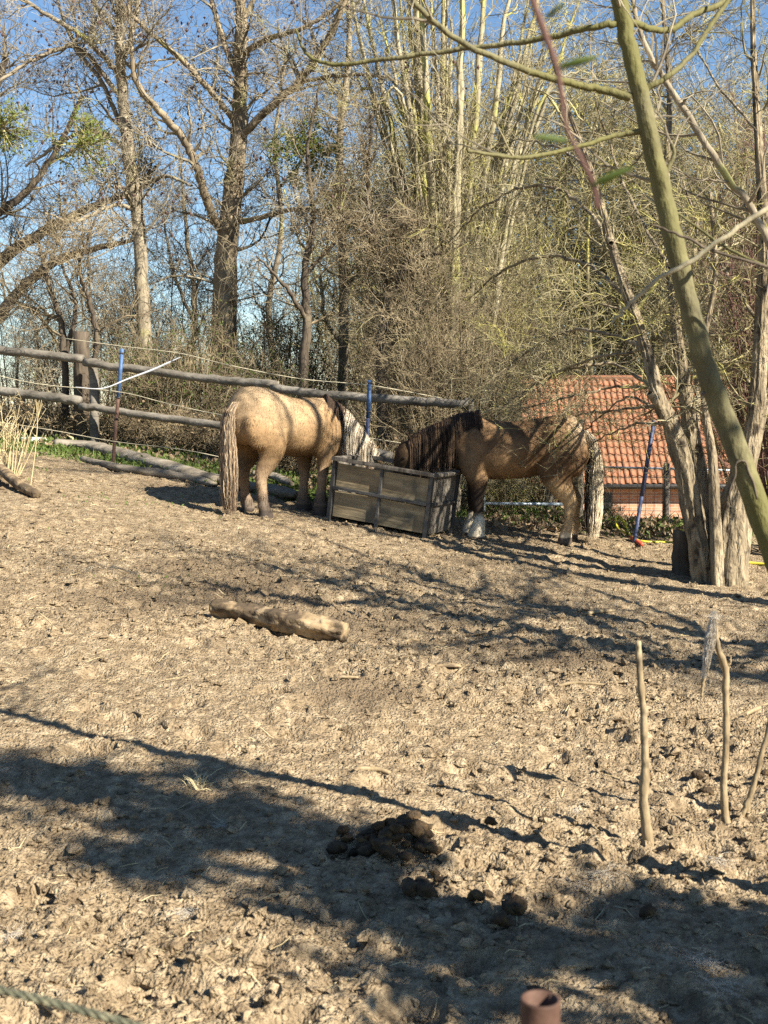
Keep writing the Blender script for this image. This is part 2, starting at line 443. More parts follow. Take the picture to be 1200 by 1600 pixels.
# ================================================================== TREES
def resample(P, Rr, n):
    s = spline(np.column_stack([P, Rr]), n)
    return s[:, :3], np.maximum(s[:, 3], .002)
class Tree:
    def __init__(s, name, base, label, cat='tree', group=None, bark='bark_grey', twig='twig_grey'):
        s.base = np.array(base, float); s.bark = M[bark]; s.twig = M[twig]
        s.o = empty(name, base, label, cat, group)
        s.P = []; s.R = []; s.lv = None; s.crown = MB()
    def limb(s, P, Rr, name='limb', k=9, n=None, rough=.06, flare=0, w=1, steps=None, soft=0.007):
        P = np.asarray(P, float); Rr = np.asarray(Rr, float)
        n = n or max(8, 6 * len(P))
        p, r = resample(P, Rr, n)
        seg = np.linalg.norm(np.diff(p, axis=0), axis=1).sum()
        p[1:-1] += rng.normal(0, soft, (n - 2, 3)) * min(1, seg)
        if flare:
            t = np.linspace(0, 1, n); r = r * (1 + flare * np.exp(-t * 9))
        V, Q = tubes(p[None], r[None], k)
        # uneven bark: push the rings in and out
        ax = np.repeat(p, k, axis=0); off = V - ax
        ang = np.tile(np.arange(k), n) * 1.0; hh = np.repeat(np.arange(n), k)
        off *= 1 + rough * (vnoise(ang * 1.7, hh * .10 + n, 3)[:, None] * 2 - 1) + rough * .5 * (vnoise(ang * .6, hh * .14, 8)[:, None] * 2 - 1) + rough * .26 * rng.normal(0, .5, (len(V), 1))
        mb = MB(); mb.add(ax + off, Q)
        mb.build(name, s.bark, s.o, s.base, True)
        if w:
            q, rr = resample(P, Rr, 24)
            s.P.append(q); s.R.append(rr)
        return s
    def pix(s, pts, d, name='limb', **kw):
        """pts: (px, py, width_px[, d])"""
        P = []; Rr = []
        for q in pts:
            dd = q[3] if len(q) > 3 else d
            P.append(at(q[0], q[1], dd)); Rr.append(q[2] / 2 / F * dd)
        return s.limb(P, Rr, name, **kw)
    def grow(s, n, ang=(35, 70), ln=(.6, 1.4), t=(.25, 1), rr=.5, rmax=.03, Pn=7, k=4, wig=.25, trop=.05, taper=.85, rmin=.003, src='last', fade=.4, out=True, droop=0):
        if src == 'main' or s.lv is None: PP = np.array(s.P); RR = np.array(s.R)
        elif src == 'all': PP, RR = s.all
        else: PP, RR = s.lv
        N, Mn, _ = PP.shape
        L = np.linalg.norm(np.diff(PP, axis=1), axis=2).sum(1)
        i = rng.choice(N, n, p=L / L.sum())
        tt = rng.uniform(t[0], t[1], n)
        f = tt * (Mn - 1); a = np.minimum(f.astype(int), Mn - 2); fr = (f - a)[:, None]
        p = PP[i, a] * (1 - fr) + PP[i, a + 1] * fr
        r = RR[i, a] * (1 - fr[:, 0]) + RR[i, a + 1] * fr[:, 0]
        d = norm(PP[i, a + 1] - PP[i, a])
        pr = norm(np.cross(d, rand_unit(n)))
        an = np.radians(rng.uniform(ang[0], ang[1], n))[:, None]
        d = d * np.cos(an) + pr * np.sin(an)
        ln_ = rng.uniform(ln[0], ln[1], n) * (1 - fade * tt)
        r0 = np.clip(r * rr * rng.uniform(.7, 1.1, n), rmin, rmax)
        Q = np.zeros((n, Pn, 3)); Q[:, 0] = p
        cur = rng.normal(0, wig * .5, (n, 3))
        for j in range(1, Pn):
            d = norm(d + rng.normal(0, wig, (n, 3)) + cur * .6 + np.array([0, 0, trop - droop * j / Pn]))
            Q[:, j] = Q[:, j - 1] + d * (ln_ / (Pn - 1))[:, None]
        rad = r0[:, None] * np.linspace(1, 1 - taper, Pn)[None]
        rad = np.maximum(rad, rmin * .6)
        if out:
            V, Fq = tubes(Q, rad, k); s.crown.add(V, Fq)
        s.lv = (Q, rad)
        s.tips = Q[:, -1]
        return s
    def done(s, name='crown'):
        if s.crown.n: s.crown.build(name, s.twig, s.o, s.base, False)
        return s
    def extra(s, name, V, Fc, mat_):
        link(name, mesh_np(name, V - s.base, [Fc]), mat_, s.o, kind='stuff')
        return s
def clusters(C, size):
    n = len(C); sc = np.broadcast_to(size, (n,))[:, None, None]
    o = np.array([[1, 0, 0], [-1, 0, 0], [0, 1, 0], [0, -1, 0], [0, 0, 1.3], [0, 0, -1.3]])
    V = C[:, None, :] + o[None] * sc * rng.uniform(.5, 1.3, (n, 6, 1))
    fc = np.array([[0, 2, 4], [2, 1, 4], [1, 3, 4], [3, 0, 4], [2, 0, 5], [1, 2, 5], [3, 1, 5], [0, 3, 5]])
    return V.reshape(-1, 3), (fc[None] + (np.arange(n) * 6)[:, None, None]).reshape(-1, 3)
def gbase(px, d, dz=-.08):
    x = (px - 600) / F * d
    return np.array([x, d, float(terr(x, d)) + dz])

# --- slim pale trunk at the left -------------------------------------------
def tree_slim():
    d = 17.0; b = gbase(230, d)
    T = Tree('ash_tree', b, 'slim pale ash tree with straight lichen-spotted trunk left of the thick one')
    T.pix([(230, 720, 26), (228, 600, 22), (222, 450, 20.5), (214, 330, 20), (200, 235, 19), (190, 120, 17), (186, 20, 14), (180, -130, 10), (176, -320, 5)], d, 'trunk', k=14, flare=.35)
    T.pix([(190, 120, 9), (160, 85, 9, 16.8), (120, 50, 8, 16.6), (60, 15, 6, 16.4), (-20, -40, 4, 16.2)], d)
    T.pix([(188, 150, 8), (130, 80, 8, 16.8), (95, 75, 7, 16.5), (40, 100, 6, 16.3), (-20, 140, 4, 16)], d)
    T.pix([(196, 215, 8), (160, 130, 7, 17.3), (115, 70, 6, 17.6), (80, -30, 4, 18)], d)
    T.pix([(200, 235, 8), (150, 205, 7, 17.2), (110, 215, 6, 17.4), (40, 260, 4, 17.6)], d)
    T.pix([(190, 60, 8), (150, 10, 7, 17.4), (120, -60, 5, 17.8)], d)
    T.pix([(196, 90, 8), (210, 40, 7, 17.2), (225, -60, 5, 17.4)], d)
    T.pix([(214, 330, 7), (180, 320, 6, 16.7), (120, 345, 5, 16.4), (60, 330, 3, 16.2)], d)
    T.pix([(218, 295, 7), (255, 275, 6, 16.7), (300, 290, 4, 16.4)], d)
    T.grow(75, (35, 75), (.7, 1.6), rmax=.022, Pn=9, k=5, wig=.22, trop=.10, t=(.3, 1))
    T.grow(650, (35, 75), (.35, .9), rmax=.011, Pn=7, k=4, wig=.28, trop=.12, t=(.15, 1), rr=.6, rmin=.004)
    T.grow(3800, (35, 75), (.2, .5), rmax=.006, Pn=4, k=3, wig=.28, trop=.14, t=(.15, 1), rr=.7, rmin=.0035)
    tips = T.tips[rng.choice(len(T.tips), 420, False)]
    T.done()
    V, Fc = clusters(tips, .022); T.extra('seed_clusters', V, Fc, M['bud'])
tree_slim()

def tree_thick():
    d = 17.5; b = gbase(352, d)
    T = Tree('ash_tree', b, 'thick forked ash tree rising behind the golden pony', bark='bark_big')
    T.pix([(350, 720, 46), (350, 600, 40), (352, 450, 37), (358, 345, 32), (370, 240, 26), (375, 130, 21), (376, 20, 18), (372, -130, 13), (366, -330, 6)], d, 'trunk', k=16, flare=.3, rough=.09)
    T.pix([(350, 370, 14.0), (325, 320, 14.0, 17.2), (308, 265, 13.3, 17), (285, 215, 12.5, 16.9), (250, 175, 10.9, 16.8), (212, 125, 8.6, 16.6), (205, 60, 6.2, 16.5), (200, -20, 3.9, 16.4)], d)
    T.pix([(366, 190, 10.1), (335, 150, 9.4, 17.2), (290, 100, 8.6, 17), (245, 60, 7.0, 16.8), (200, 20, 5.5, 16.6), (150, -40, 3.1, 16.4)], d)
    T.pix([(372, 220, 12.5), (420, 170, 12.5, 17.2), (465, 130, 11.7, 17), (500, 80, 10.1, 16.8), (535, 15, 8.6, 16.6), (560, -60, 6.2, 16.5)], d)
    T.pix([(378, 85, 9.4), (420, 60, 8.6, 17), (470, 45, 7.0, 16.7), (520, 15, 5.5, 16.5), (560, -30, 3.9, 16.4)], d)
    T.pix([(362, 345, 8.6), (400, 342, 8.6, 17), (450, 328, 7.8, 16.6), (500, 330, 7.0, 16.4), (545, 342, 5.5, 16.2), (590, 375, 3.1, 16)], d)
    T.pix([(374, 125, 10.1), (350, 65, 9.4, 17.6), (330, 0, 7.8, 17.7), (310, -80, 5.5, 17.8)], d)
    T.pix([(376, 40, 8.6), (400, -10, 7.0, 17.6), (430, -80, 5.5, 17.8)], d)
    T.pix([(468, 128, 6.2, 17), (530, 118, 5.5, 16.8), (600, 120, 4.7, 16.6), (660, 145, 3.9, 16.5), (700, 190, 2.3, 16.4)], d)
    T.grow(110, (35, 75), (.8, 1.8), rmax=.024, Pn=9, k=5, wig=.24, trop=.06, t=(.22, 1))
    T.grow(1000, (35, 75), (.35, 1.0), rmax=.011, Pn=7, k=4, wig=.30, trop=.08, t=(.15, 1), rr=.6, rmin=.004)
    T.grow(5600, (35, 75), (.2, .5), rmax=.006, Pn=4, k=3, wig=.30, trop=.10, t=(.15, 1), rr=.7, rmin=.0035)
    tips = T.tips[rng.choice(len(T.tips), 420, False)]
    T.done()
    V, Fc = clusters(tips, .022); T.extra('seed_clusters', V, Fc, M['bud'])
tree_thick()

def tree_left_edge():
    d = 18.4; b = gbase(-150, d)
    T = Tree('apple_tree', b, 'dark leaning limbs of a tree reaching in at the left edge', bark='bark_dark', twig='twig_brown')
    T.pix([(-150, 760, 60), (-135, 640, 50), (-110, 540, 44), (-100, 460, 36)], d, 'trunk', k=12, w=0)
    T.pix([(-130, 620, 26), (-50, 540, 22, 18.2), (0, 490, 19, 18.0), (45, 440, 16, 17.9), (100, 402, 12, 17.8), (165, 385, 9, 17.7), (230, 370, 4, 17.6)], d)
    T.pix([(-105, 500, 30), (-40, 445, 22, 18.5), (10, 400, 19, 18.6), (70, 360, 16, 18.7), (140, 325, 12, 18.8), (205, 298, 9, 18.9), (250, 255, 4, 18.9)], d)
    T.pix([(-100, 470, 26), (-30, 360, 14, 18.9), (40, 300, 11, 19.1), (90, 230, 8, 19.2), (130, 150, 7, 19.3)], d)
    T.pix([(-100, 460, 20), (-60, 300, 18, 18.9), (-20, 180, 14, 19.1), (10, 90, 10, 19.2)], d)
    T.grow(80, (30, 75), (.6, 1.5), rmax=.02, Pn=8, k=5, wig=.26, trop=.12, t=(.2, 1))
    T.grow(650, (35, 75), (.35, .9), rmax=.010, Pn=7, k=4, wig=.30, trop=.06, t=(.1, 1), rr=.6, rmin=.0035)
    T.grow(2800, (35, 75), (.18, .45), rmax=.005, Pn=4, k=3, wig=.30, trop=.05, t=(.1, 1), rr=.7, rmin=.003)
    T.done()
tree_left_edge()

def small_tree(pts, limbs, d, label, bark, twig, dens=1.0, name='young_tree', ln=1.0):
    b = gbase(pts[0][0], d)
    T = Tree(name, b, label, bark=bark, twig=twig)
    p0 = list(pts); by = 640 + (1.6 - b[2]) / d * F * 1.0
    p0[0] = (pts[0][0], by, pts[0][2])
    T.pix(p0, d, 'trunk', k=9, flare=.2)
    for l in limbs: T.pix(l, d, k=7)
    T.grow(int(45 * dens), (30, 70), (.6 * ln, 1.5 * ln), rmax=.018, Pn=8, k=4, wig=.25, trop=.10, t=(.3, 1))
    T.grow(int(480 * dens), (35, 75), (.3 * ln, .8 * ln), rmax=.009, Pn=6, k=3, wig=.30, trop=.06, t=(.1, 1), rr=.6, rmin=.0035)
    T.grow(int(2400 * dens), (35, 75), (.2, .45), rmax=.005, Pn=4, k=3, wig=.30, trop=.06, t=(.1, 1), rr=.7, rmin=.003)
    T.done()
    return T
small_tree([(470, 700, 17), (474, 580, 15), (480, 500, 14), (476, 430, 11), (490, 340, 8), (480, 240, 6), (500, 130, 3)],
           [[(479, 500, 8), (455, 460, 7, 15.8), (430, 430, 5, 15.6), (400, 400, 3, 15.4)], [(476, 430, 7), (520, 380, 6, 16.2), (540, 330, 4, 16.4)]],
           16, 'thin dark-stemmed tree just behind the rail above the golden pony', 'bark_dark', 'twig_brown', .5)
small_tree([(602, 720, 22), (597, 590, 19), (598, 520, 18), (606, 450, 14), (590, 385, 9), (575, 300, 7), (580, 180, 4)],
           [[(600, 500, 12), (622, 440, 11, 15.9), (640, 405, 9, 15.8), (690, 395, 5, 15.6)], [(597, 560, 8), (640, 500, 7, 15.8), (660, 470, 5, 15.6)]],
           16.2, 'dark crooked tree behind the rail midway between the two ponies', 'bark_dark', 'twig_brown')
small_tree([(533, 720, 18), (536, 600, 16), (538, 480, 15), (535, 350, 13), (530, 220, 11), (545, 80, 9), (540, -120, 5)],
           [[(538, 450, 7), (580, 400, 6, 18.6), (600, 330, 4, 18.5)], [(535, 540, 8), (510, 500, 7, 19), (500, 430, 5, 19.2)]],
           19, 'tall thin pale-stemmed tree between the two dark stems', 'bark_grey', 'twig_lichen')
small_tree([(425, 720, 13), (430, 600, 12), (420, 480, 10), (440, 360, 8), (430, 220, 6), (450, 60, 3)], [],
           20.5, 'faint slender tree farther back right of the thick ash', 'bark_grey', 'twig_grey', .8)
small_tree([(300, 720, 10), (296, 600, 9), (305, 480, 8), (290, 350, 6), (280, 230, 3)], [[(300, 500, 6), (270, 420, 5), (255, 340, 3)]],
           19.5, 'slender tree standing between the pale ash and the thick ash', 'bark_grey', 'twig_grey', .7)
small_tree([(100, 720, 11), (102, 600, 11), (96, 510, 10), (75, 440, 7), (60, 370, 4)], [[(120, 640, 10), (150, 545, 9, 15.8), (140, 470, 8, 15.7), (125, 420, 5, 15.6), (150, 340, 3, 15.5)], [(100, 560, 8), (118, 480, 7), (95, 410, 4)]],
           16, 'crooked elder with several dark stems at the far left rail post', 'bark_dark', 'twig_brown', .7, 'elder_tree')

# --- hazel clump with many pale upright stems -------------------------------
def hazel():
    d = 17; b = gbase(705, d)
    T = Tree('hazel_clump', b, 'pale many-stemmed hazel fanning upward between the ponies', 'hazel', bark='bark_hazel', twig='twig_lichen')
    by = 690
    tops = [(560, -40, 8), (600, -90, 9), (628, -60, 9), (655, -120, 11), (690, -100, 10), (725, -130, 11), (760, -80, 9), (800, -60, 9), (845, -20, 8), (880, 90, 7), (540, 160, 6), (900, 230, 6), (770, -150, 9), (620, 60, 7), (705, 30, 7), (830, 60, 7)] + [(rng.uniform(520, 920), rng.uniform(-120, 200), 5) for _ in range(16)]
    for i, (tx, ty, w) in enumerate(tops):
        bx = 705 + (tx - 705) * .18 + rng.uniform(-15, 15); dd = d + rng.uniform(-.5, .6); d2 = dd + rng.uniform(-1.2, 1.2)
        mx = bx + (tx - bx) * rng.uniform(.22, .36)
        T.pix([(bx, by, w * 1.7, dd), (bx + (mx - bx) * .45, 520, w * 1.5, dd), (mx, 340, w * 1.25, (dd + d2) / 2), (mx + (tx - mx) * .5, 150, w, d2), (tx, ty, w * .5, d2)], d, 'stem', k=7, soft=.010)
    # the straight stem that stands out
    T.pix([(668, 690, 20), (655, 560, 19), (648, 400, 18), (652, 260, 16), (655, 120, 14), (650, -30, 11), (645, -200, 6)], d, 'stem', k=9)
    T.grow(300, (15, 55), (.7, 1.9), rmax=.014, Pn=8, k=4, wig=.16, trop=.16, t=(.2, 1))
    T.grow(2100, (25, 65), (.35, .9), rmax=.007, Pn=6, k=3, wig=.22, trop=.12, t=(.1, 1), rr=.65, rmin=.0035)
    T.grow(4800, (30, 70), (.2, .5), rmax=.005, Pn=4, k=3, wig=.26, trop=.08, t=(.1, 1), rr=.7, rmin=.003)
    T.done()
hazel()

# --- the fissured many-stemmed tree at the right ----------------------------
RTREE = ground_at(1112, 908)
def tree_right():
    d = float(RTREE[1]); b = RTREE.copy(); b[2] -= .06
    T = Tree('willow_tree', b, 'stout many-stemmed tree with deeply fissured bark at the paddock edge', bark='bark_fissured', twig='twig_lichen')
    K = dict(k=34, rough=.24, soft=.001)
    T.pix([(1106, 930, 44), (1094, 860, 33), (1080, 790, 29), (1067, 720, 27), (1050, 668, 25), (1030, 625, 22), (1010, 545, 18, d + .1), (985, 470, 15, d + .2), (955, 380, 12, d + .4), (925, 270, 9, d + .5), (880, 150, 6, d + .8), (850, 40, 3, d + 1)], d, 'stem', n=90, **K)
    T.pix([(1116, 930, 40, d + .1), (1104, 830, 28, d + .2), (1092, 740, 24, d + .25), (1074, 640, 22, d + .3), (1060, 540, 18, d + .35), (1048, 420, 14, d + .5), (1040, 300, 11, d + .7), (1046, 150, 8, d + .9), (1030, -60, 5, d + 1.2)], d, 'stem', n=90, **K)
    T.pix([(1136, 935, 62, d - .1), (1140, 860, 44, d - .1), (1148, 790, 40, d - .05), (1164, 730, 32, d), (1177, 670, 27, d), (1185, 600, 25, d), (1190, 500, 20, d + .1), (1194, 370, 15, d + .2), (1184, 200, 11, d + .3), (1176, 40, 8, d + .4), (1180, -120, 5, d + .4)], d, 'stem', n=90, **K)
    T.pix([(1122, 920, 22, d - .2), (1118, 820, 17, d - .15), (1114, 720, 15, d - .1), (1102, 640, 13, d), (1100, 540, 10, d), (1118, 430, 8, d), (1110, 300, 5, d)], d, 'stem', k=12, n=50, rough=.15, soft=.001)
    T.pix([(1100, 900, 16, d + .15), (1092, 800, 13, d + .3), (1086, 700, 12, d + .4), (1090, 600, 10, d + .5), (1080, 480, 8, d + .6), (1090, 340, 5, d + .7)], d, 'stem', k=12, n=50, rough=.15, soft=.001)
    T.pix([(1150, 930, 24, d + .1), (1166, 830, 18, d + .3), (1180, 700, 15, d + .4), (1214, 560, 12, d + .5), (1240, 380, 8, d + .6)], d, 'stem', k=12, n=50, rough=.15, soft=.001)
    T.pix([(1046, 662, 15), (1026, 630, 13, d - .1), (1014, 614, 12, d - .15)], d, 'stub', k=10, w=0)
    # arching side limbs that hang over the roof
    for pts in ([(985, 470, 12), (930, 420, 11), (860, 400, 9), (790, 420, 7), (730, 470, 3)],
                [(1010, 545, 12), (950, 520, 10), (880, 520, 8), (810, 560, 6), (760, 600, 3)],
                [(1025, 605, 10), (960, 570, 9), (900, 575, 7), (840, 600, 5), (790, 630, 3)],
                [(955, 380, 11), (900, 310, 10), (830, 290, 8), (760, 320, 6), (700, 380, 3)],
                [(925, 270, 8), (870, 230, 7), (800, 220, 5), (740, 250, 3)],
                [(1048, 420, 10), (1000, 340, 9), (960, 250, 7), (930, 150, 5), (920, 40, 3)],
                [(1058, 540, 9), (1000, 500, 8), (920, 470, 6), (850, 480, 3)],
                [(1184, 500, 10), (1130, 420, 9), (1090, 350, 7), (1060, 260, 4)],
                [(1172, 600, 9), (1130, 540, 8), (1080, 500, 6), (1010, 480, 3)],
                [(1190, 380, 9), (1230, 300, 8), (1240, 200, 5)],
                [(1180, 200, 8), (1120, 130, 7), (1070, 40, 4)],
                [(1035, 635, 8), (970, 640, 7), (900, 650, 5), (850, 665, 3)], [(1022, 605, 8), (950, 608, 7), (880, 622, 5), (810, 640, 3)], [(1040, 660, 7), (985, 665, 6), (930, 690, 4), (890, 720, 3)], [(1030, 640, 7), (975, 622, 6), (920, 668, 4), (880, 690, 3)], [(1090, 640, 7), (1120, 620, 6), (1150, 640, 4), (1175, 680, 3)], [(1010, 545, 8), (930, 560, 7), (850, 590, 5), (780, 640, 3)]):
        T.pix([(p[0], p[1], p[2] * .55, d + .3 + i * .75 + rng.uniform(-.3, .8)) if i else (p[0], p[1], p[2] * .7, d + .3) for i, p in enumerate(pts)], d, k=7)
    T.grow(280, (30, 75), (.5, 1.4), rmax=.012, Pn=8, k=4, wig=.30, trop=.02, t=(.42, 1), droop=.04)
    T.grow(2000, (35, 80), (.3, .8), rmax=.007, Pn=7, k=3, wig=.36, trop=-.02, t=(.1, 1), rr=.65, rmin=.003)
    T.grow(7600, (35, 80), (.12, .36), rmax=.0045, Pn=4, k=3, wig=.36, trop=0, t=(.05, 1), rr=.7, rmin=.0026)
    T.done()
tree_right()

# --- the smooth leaning trunk near the camera --------------------------------
def tree_near():
    d = 3.7; bx = (1432 - 600) / F * d
    bb = np.array([bx, d, float(terr(bx, d)) - .05])
    T = Tree('leaning_tree', bb, 'smooth green-barked leaning trunk close by on the right', bark='bark_smooth', twig='twig_grey')
    T.limb([bb, at(1345, 1215, d), at(1262, 1000, d), at(1205, 850, d), at(1150, 700, d), at(1108, 590, d), at(1075, 470, d), at(1040, 320, d), at(1005, 170, d), at(972, 20, d), at(930, -180, d), at(880, -420, d), at(840, -700, d)],
           np.array([54, 46, 41, 38, 36, 33, 31, 29, 27, 25, 22, 16, 7]) / 2 / F * d, 'trunk', k=24, n=120, rough=.06, soft=.0015)
    def br(pts, **kw): T.pix(pts, d, k=8, soft=.0015, rough=.05, **kw)
    br([(985, 152, 15), (930, 138, 12), (860, 122, 11, 3.63), (760, 85, 10, 3.55), (690, 45, 9, 3.52), (635, -15, 8, 3.48), (590, -100, 5, 3.40)])
    br([(972, 35, 13), (930, 42, 10), (850, 60, 9, 3.77), (740, 75, 8, 3.85), (600, 92, 7, 3.92), (520, 100, 6, 3.96), (480, 85, 5, 4.00), (462, 45, 3, 4.00)])
    br([(1010, 205, 11), (960, 212, 8), (900, 230, 7, 3.63), (820, 246, 7, 3.55), (730, 236, 5, 3.48)])
    br([(1000, 145, 11), (1050, 115, 9), (1085, 80, 8, 3.77), (1110, 40, 8, 3.81), (1145, -10, 7, 3.85), (1190, -80, 5, 3.85)])
    br([(972, 30, 12), (1040, 48, 10, 3.85), (1080, 25, 10, 3.92), (1140, -2, 9, 4.00), (1230, -60, 6, 4.07)])
    br([(1030, 290, 8), (1052, 245, 7), (1050, 225, 6)])
    br([(1040, 320, 6), (1075, 345, 3.70), (1140, 390, 5, 3.63), (1220, 425, 4, 3.55)])
    br([(945, -110, 14), (860, -160, 11), (760, -180, 9, 3.70), (640, -220, 6, 3.63)])
    br([(930, -180, 14), (1010, -260, 11), (1100, -360, 8, 3.85), (1200, -500, 4, 4.00)])
    br([(900, -330, 12), (820, -420, 9), (700, -520, 6, 3.85), (600, -640, 3, 4.00)])
    br([(880, -420, 12), (930, -560, 9), (960, -760, 5, 3.85)])
    T.grow(34, (30, 70), (.3, .8), rmax=.006, Pn=9, k=5, wig=.16, trop=.04, t=(.6, 1), rr=.6, rmin=.0022)
    T.grow(120, (30, 70), (.15, .4), rmax=.004, Pn=6, k=4, wig=.18, trop=.05, t=(.2, 1), rr=.7, rmin=.0018)
    T.done()
    c = at(1100, 615, d - .035); MB().add(ICO2_V * .0065 * np.array([1, .5, 1]) + c, ICO2_F).build('knot', M['bark_dark'], T.o, bb, True)
    q = spline(np.array([at(1142, 790, d - .037), at(1140, 768, d - .037), at(1149, 742, d - .037), at(1150, 724, d - .037), at(1164, 721, d - .037), at(1170, 738, d - .037), at(1178, 756, d - .034), at(1183, 780, d - .034)]), 30)
    MB().tube(q, .0032, 6).build('bark_scar', M['bark_dark'], T.o, bb, True)
tree_near()

def simple_stem(name, pts, d, label, bark, k=8, cat='branch', soft=.003, grow=None, twig='twig_grey'):
    P = [at(p[0], p[1], p[3] if len(p) > 3 else d) for p in pts]
    T = Tree(name, P[0], label, cat, bark=bark, twig=twig)
    T.pix(pts, d, 'stem', k=k, soft=soft, rough=.06)
    if grow: grow(T)
    T.done('twigs'); return T
simple_stem('tree_sapling', [(1330, 880, 15), (1265, 560, 13), (1190, 355, 12), (1130, 268, 11), (1070, 172, 10), (1012, 80, 8), (988, 0, 7), (970, -120, 4)], 6.3, 'thin pale stem slanting beside the leaning trunk', 'bark_grey', cat='sapling',
            grow=lambda T: T.grow(30, (30, 70), (.3, .9), rmax=.008, Pn=8, k=4, wig=.2, trop=.02).grow(120, (30, 70), (.2, .5), rmax=.004, Pn=6, k=3, wig=.22, rmin=.002))
simple_stem('dead_branch', [(955, 506, 4), (990, 470, 6), (1035, 432, 7), (1080, 408, 8), (1130, 372, 8), (1200, 325, 9), (1290, 250, 10)], 3.5, 'bare pale dead branch crossing in front of the leaning trunk', 'stick' if False else 'bark_hazel', cat='branch')
simple_stem('dead_branch', [(1020, 352, 3), (1050, 362, 4), (1110, 390, 5), (1160, 405, 5), (1240, 430, 6)], 3.55, 'thin dark twig below the crossing pale branch', 'bark_dark', cat='branch')

def near_twig():
    d = 1.1
    pts = [(815, -60, 11), (832, 0, 11), (852, 55, 11), (872, 112, 9), (880, 175, 8), (892, 215, 7), (915, 262, 7), (928, 292, 6), (934, 325, 3)]
    T = Tree('budding_twig', at(815, -60, d), 'blurred reddish twig with opening leaf buds hanging close to the lens', 'twig', bark='twig_red', twig='twig_red')
    T.pix(pts, d, 'stem', k=8, soft=.0006, rough=.06)
    def leafbud(px, py, ex, ey):
        a = at(px, py, d); b_ = at(ex, ey, d - .01); ax = b_ - a; L = np.linalg.norm(ax)
        ts = np.linspace(0, 1, 7); P = a + ax * ts[:, None]; P[:, 2] += np.sin(ts * 2) * L * .04
        r = L * .085 * np.sin(np.clip(ts * .92 + .08, 0, 1) * math.pi) ** .7 + .0004
        mb = MB(); V, Q = tubes(P[None], r[None], 7); mb.add(V, Q); mb.build('leaf_bud', M['leaf'], T.o, T.base, True)
    leafbud(872, 106, 935, 92); leafbud(884, 220, 832, 216); leafbud(925, 290, 990, 264); leafbud(852, 30, 882, 5)
near_twig()

# --- mistletoe ---------------------------------------------------------------
def mistletoe(px, py, d, r, label, n=2200):
    c = at(px, py, d)
    T = Tree('mistletoe', c, label, 'mistletoe', 'mistletoe balls in the trees', twig='twig_lichen')
    for i in range(26):
        v = rand_unit(1)[0] * r * .8
        T.P.append(spline(np.array([c, c + v * .5 + rng.normal(0, .03, 3), c + v]), 24)); T.R.append(np.linspace(.01, .005, 24))
    V, Q = tubes(np.array(T.P), np.array(T.R), 3); T.crown.add(V, Q)
    T.grow(300, (20, 60), (.2 * r, .7 * r), rmax=.005, Pn=4, k=3, rmin=.003)
    tp = T.lv[0].reshape(-1, 3); C = tp[rng.integers(0, len(tp), n)] + rng.normal(0, .05 * r + .01, (n, 3))
    T.done('stems')
    V, Fc = leaves(C, rng.uniform(.03, .055, n)); T.extra('leaves', V, Fc, M['mistletoe'])
mistletoe(478, 240, 17.0, .55, 'large round mistletoe ball right of the thick ash trunk', 2800)
mistletoe(125, 225, 15.5, .45, 'mistletoe ball left of the slim pale ash', 800)
mistletoe(5, 200, 15.3, .4, 'mistletoe ball cut by the left edge of the picture', 800)
mistletoe(520, 315, 18.2, .3, 'small mistletoe tuft below the large ball', 500)

# --- shrubs --------------------------------------------------------------------
def shrub_tree(name, label, b, h, spread, stems, n2, n3, twig, bark=None, leafn=0, leafmat='leaf', leafsize=.035, wig=.2, trop=.1, group=None, cat='shrub', l3=(.15, .4), n4=0, arch=.0):
    T = Tree(name, b, label, cat, group, bark=bark or twig, twig=twig)
    b = np.array(b, float)
    for i in range(stems):
        a = rng.uniform(0, 6.28); rr = spread * math.sqrt(rng.uniform(.02, 1)); hh = h * rng.uniform(.6, 1.05) * (1 - .25 * (rr / max(spread, .01)) ** 2)
        b0 = b + np.array([math.cos(a) * rr * .35, math.sin(a) * rr * .35, -.03])
        tip = b + np.array([math.cos(a) * rr, math.sin(a) * rr, hh])
        mid = b0 * .5 + tip * .5 + np.array([0, 0, hh * (.1 + arch)]) + rng.normal(0, .08 * h * .4, 3)
        P = spline(np.array([b0, mid, tip]), 12)
        r0 = .004 + .004 * h
        T.P.append(spline(np.array([b0, mid, tip]), 24)); T.R.append(np.linspace(r0, r0 * .4, 24))
    V, Q = tubes(np.array(T.P)[:, ::2], np.array(T.R)[:, ::2], 4)
    mb = MB(); mb.add(V, Q); mb.build('stems', T.bark, T.o, T.base, True)
    T.grow(n2, (20, 65), (.25 * h, .5 * h), rmax=.007, Pn=7, k=3, wig=wig, trop=trop, t=(.15, 1), rmin=.003)
    T.grow(n3, (30, 75), l3, rmax=.0045, Pn=5, k=3, wig=wig * 1.3, trop=trop * .5, t=(.1, 1), rr=.7, rmin=.0028)
    if n4: T.grow(n4, (30, 75), (l3[0] * .7, l3[1] * .7), rmax=.0035, Pn=4, k=3, wig=wig * 1.3, trop=0, t=(.1, 1), rr=.7, rmin=.0024)
    pts = T.lv[0].reshape(-1, 3)
    T.done()
    if leafn:
        C = pts[rng.integers(0, len(pts), leafn)] + rng.normal(0, .02, (leafn, 3))
        V, Fc = leaves(C, rng.uniform(.6, 1.2, leafn) * leafsize); T.extra('leaves', V, Fc, M[leafmat])
    return T
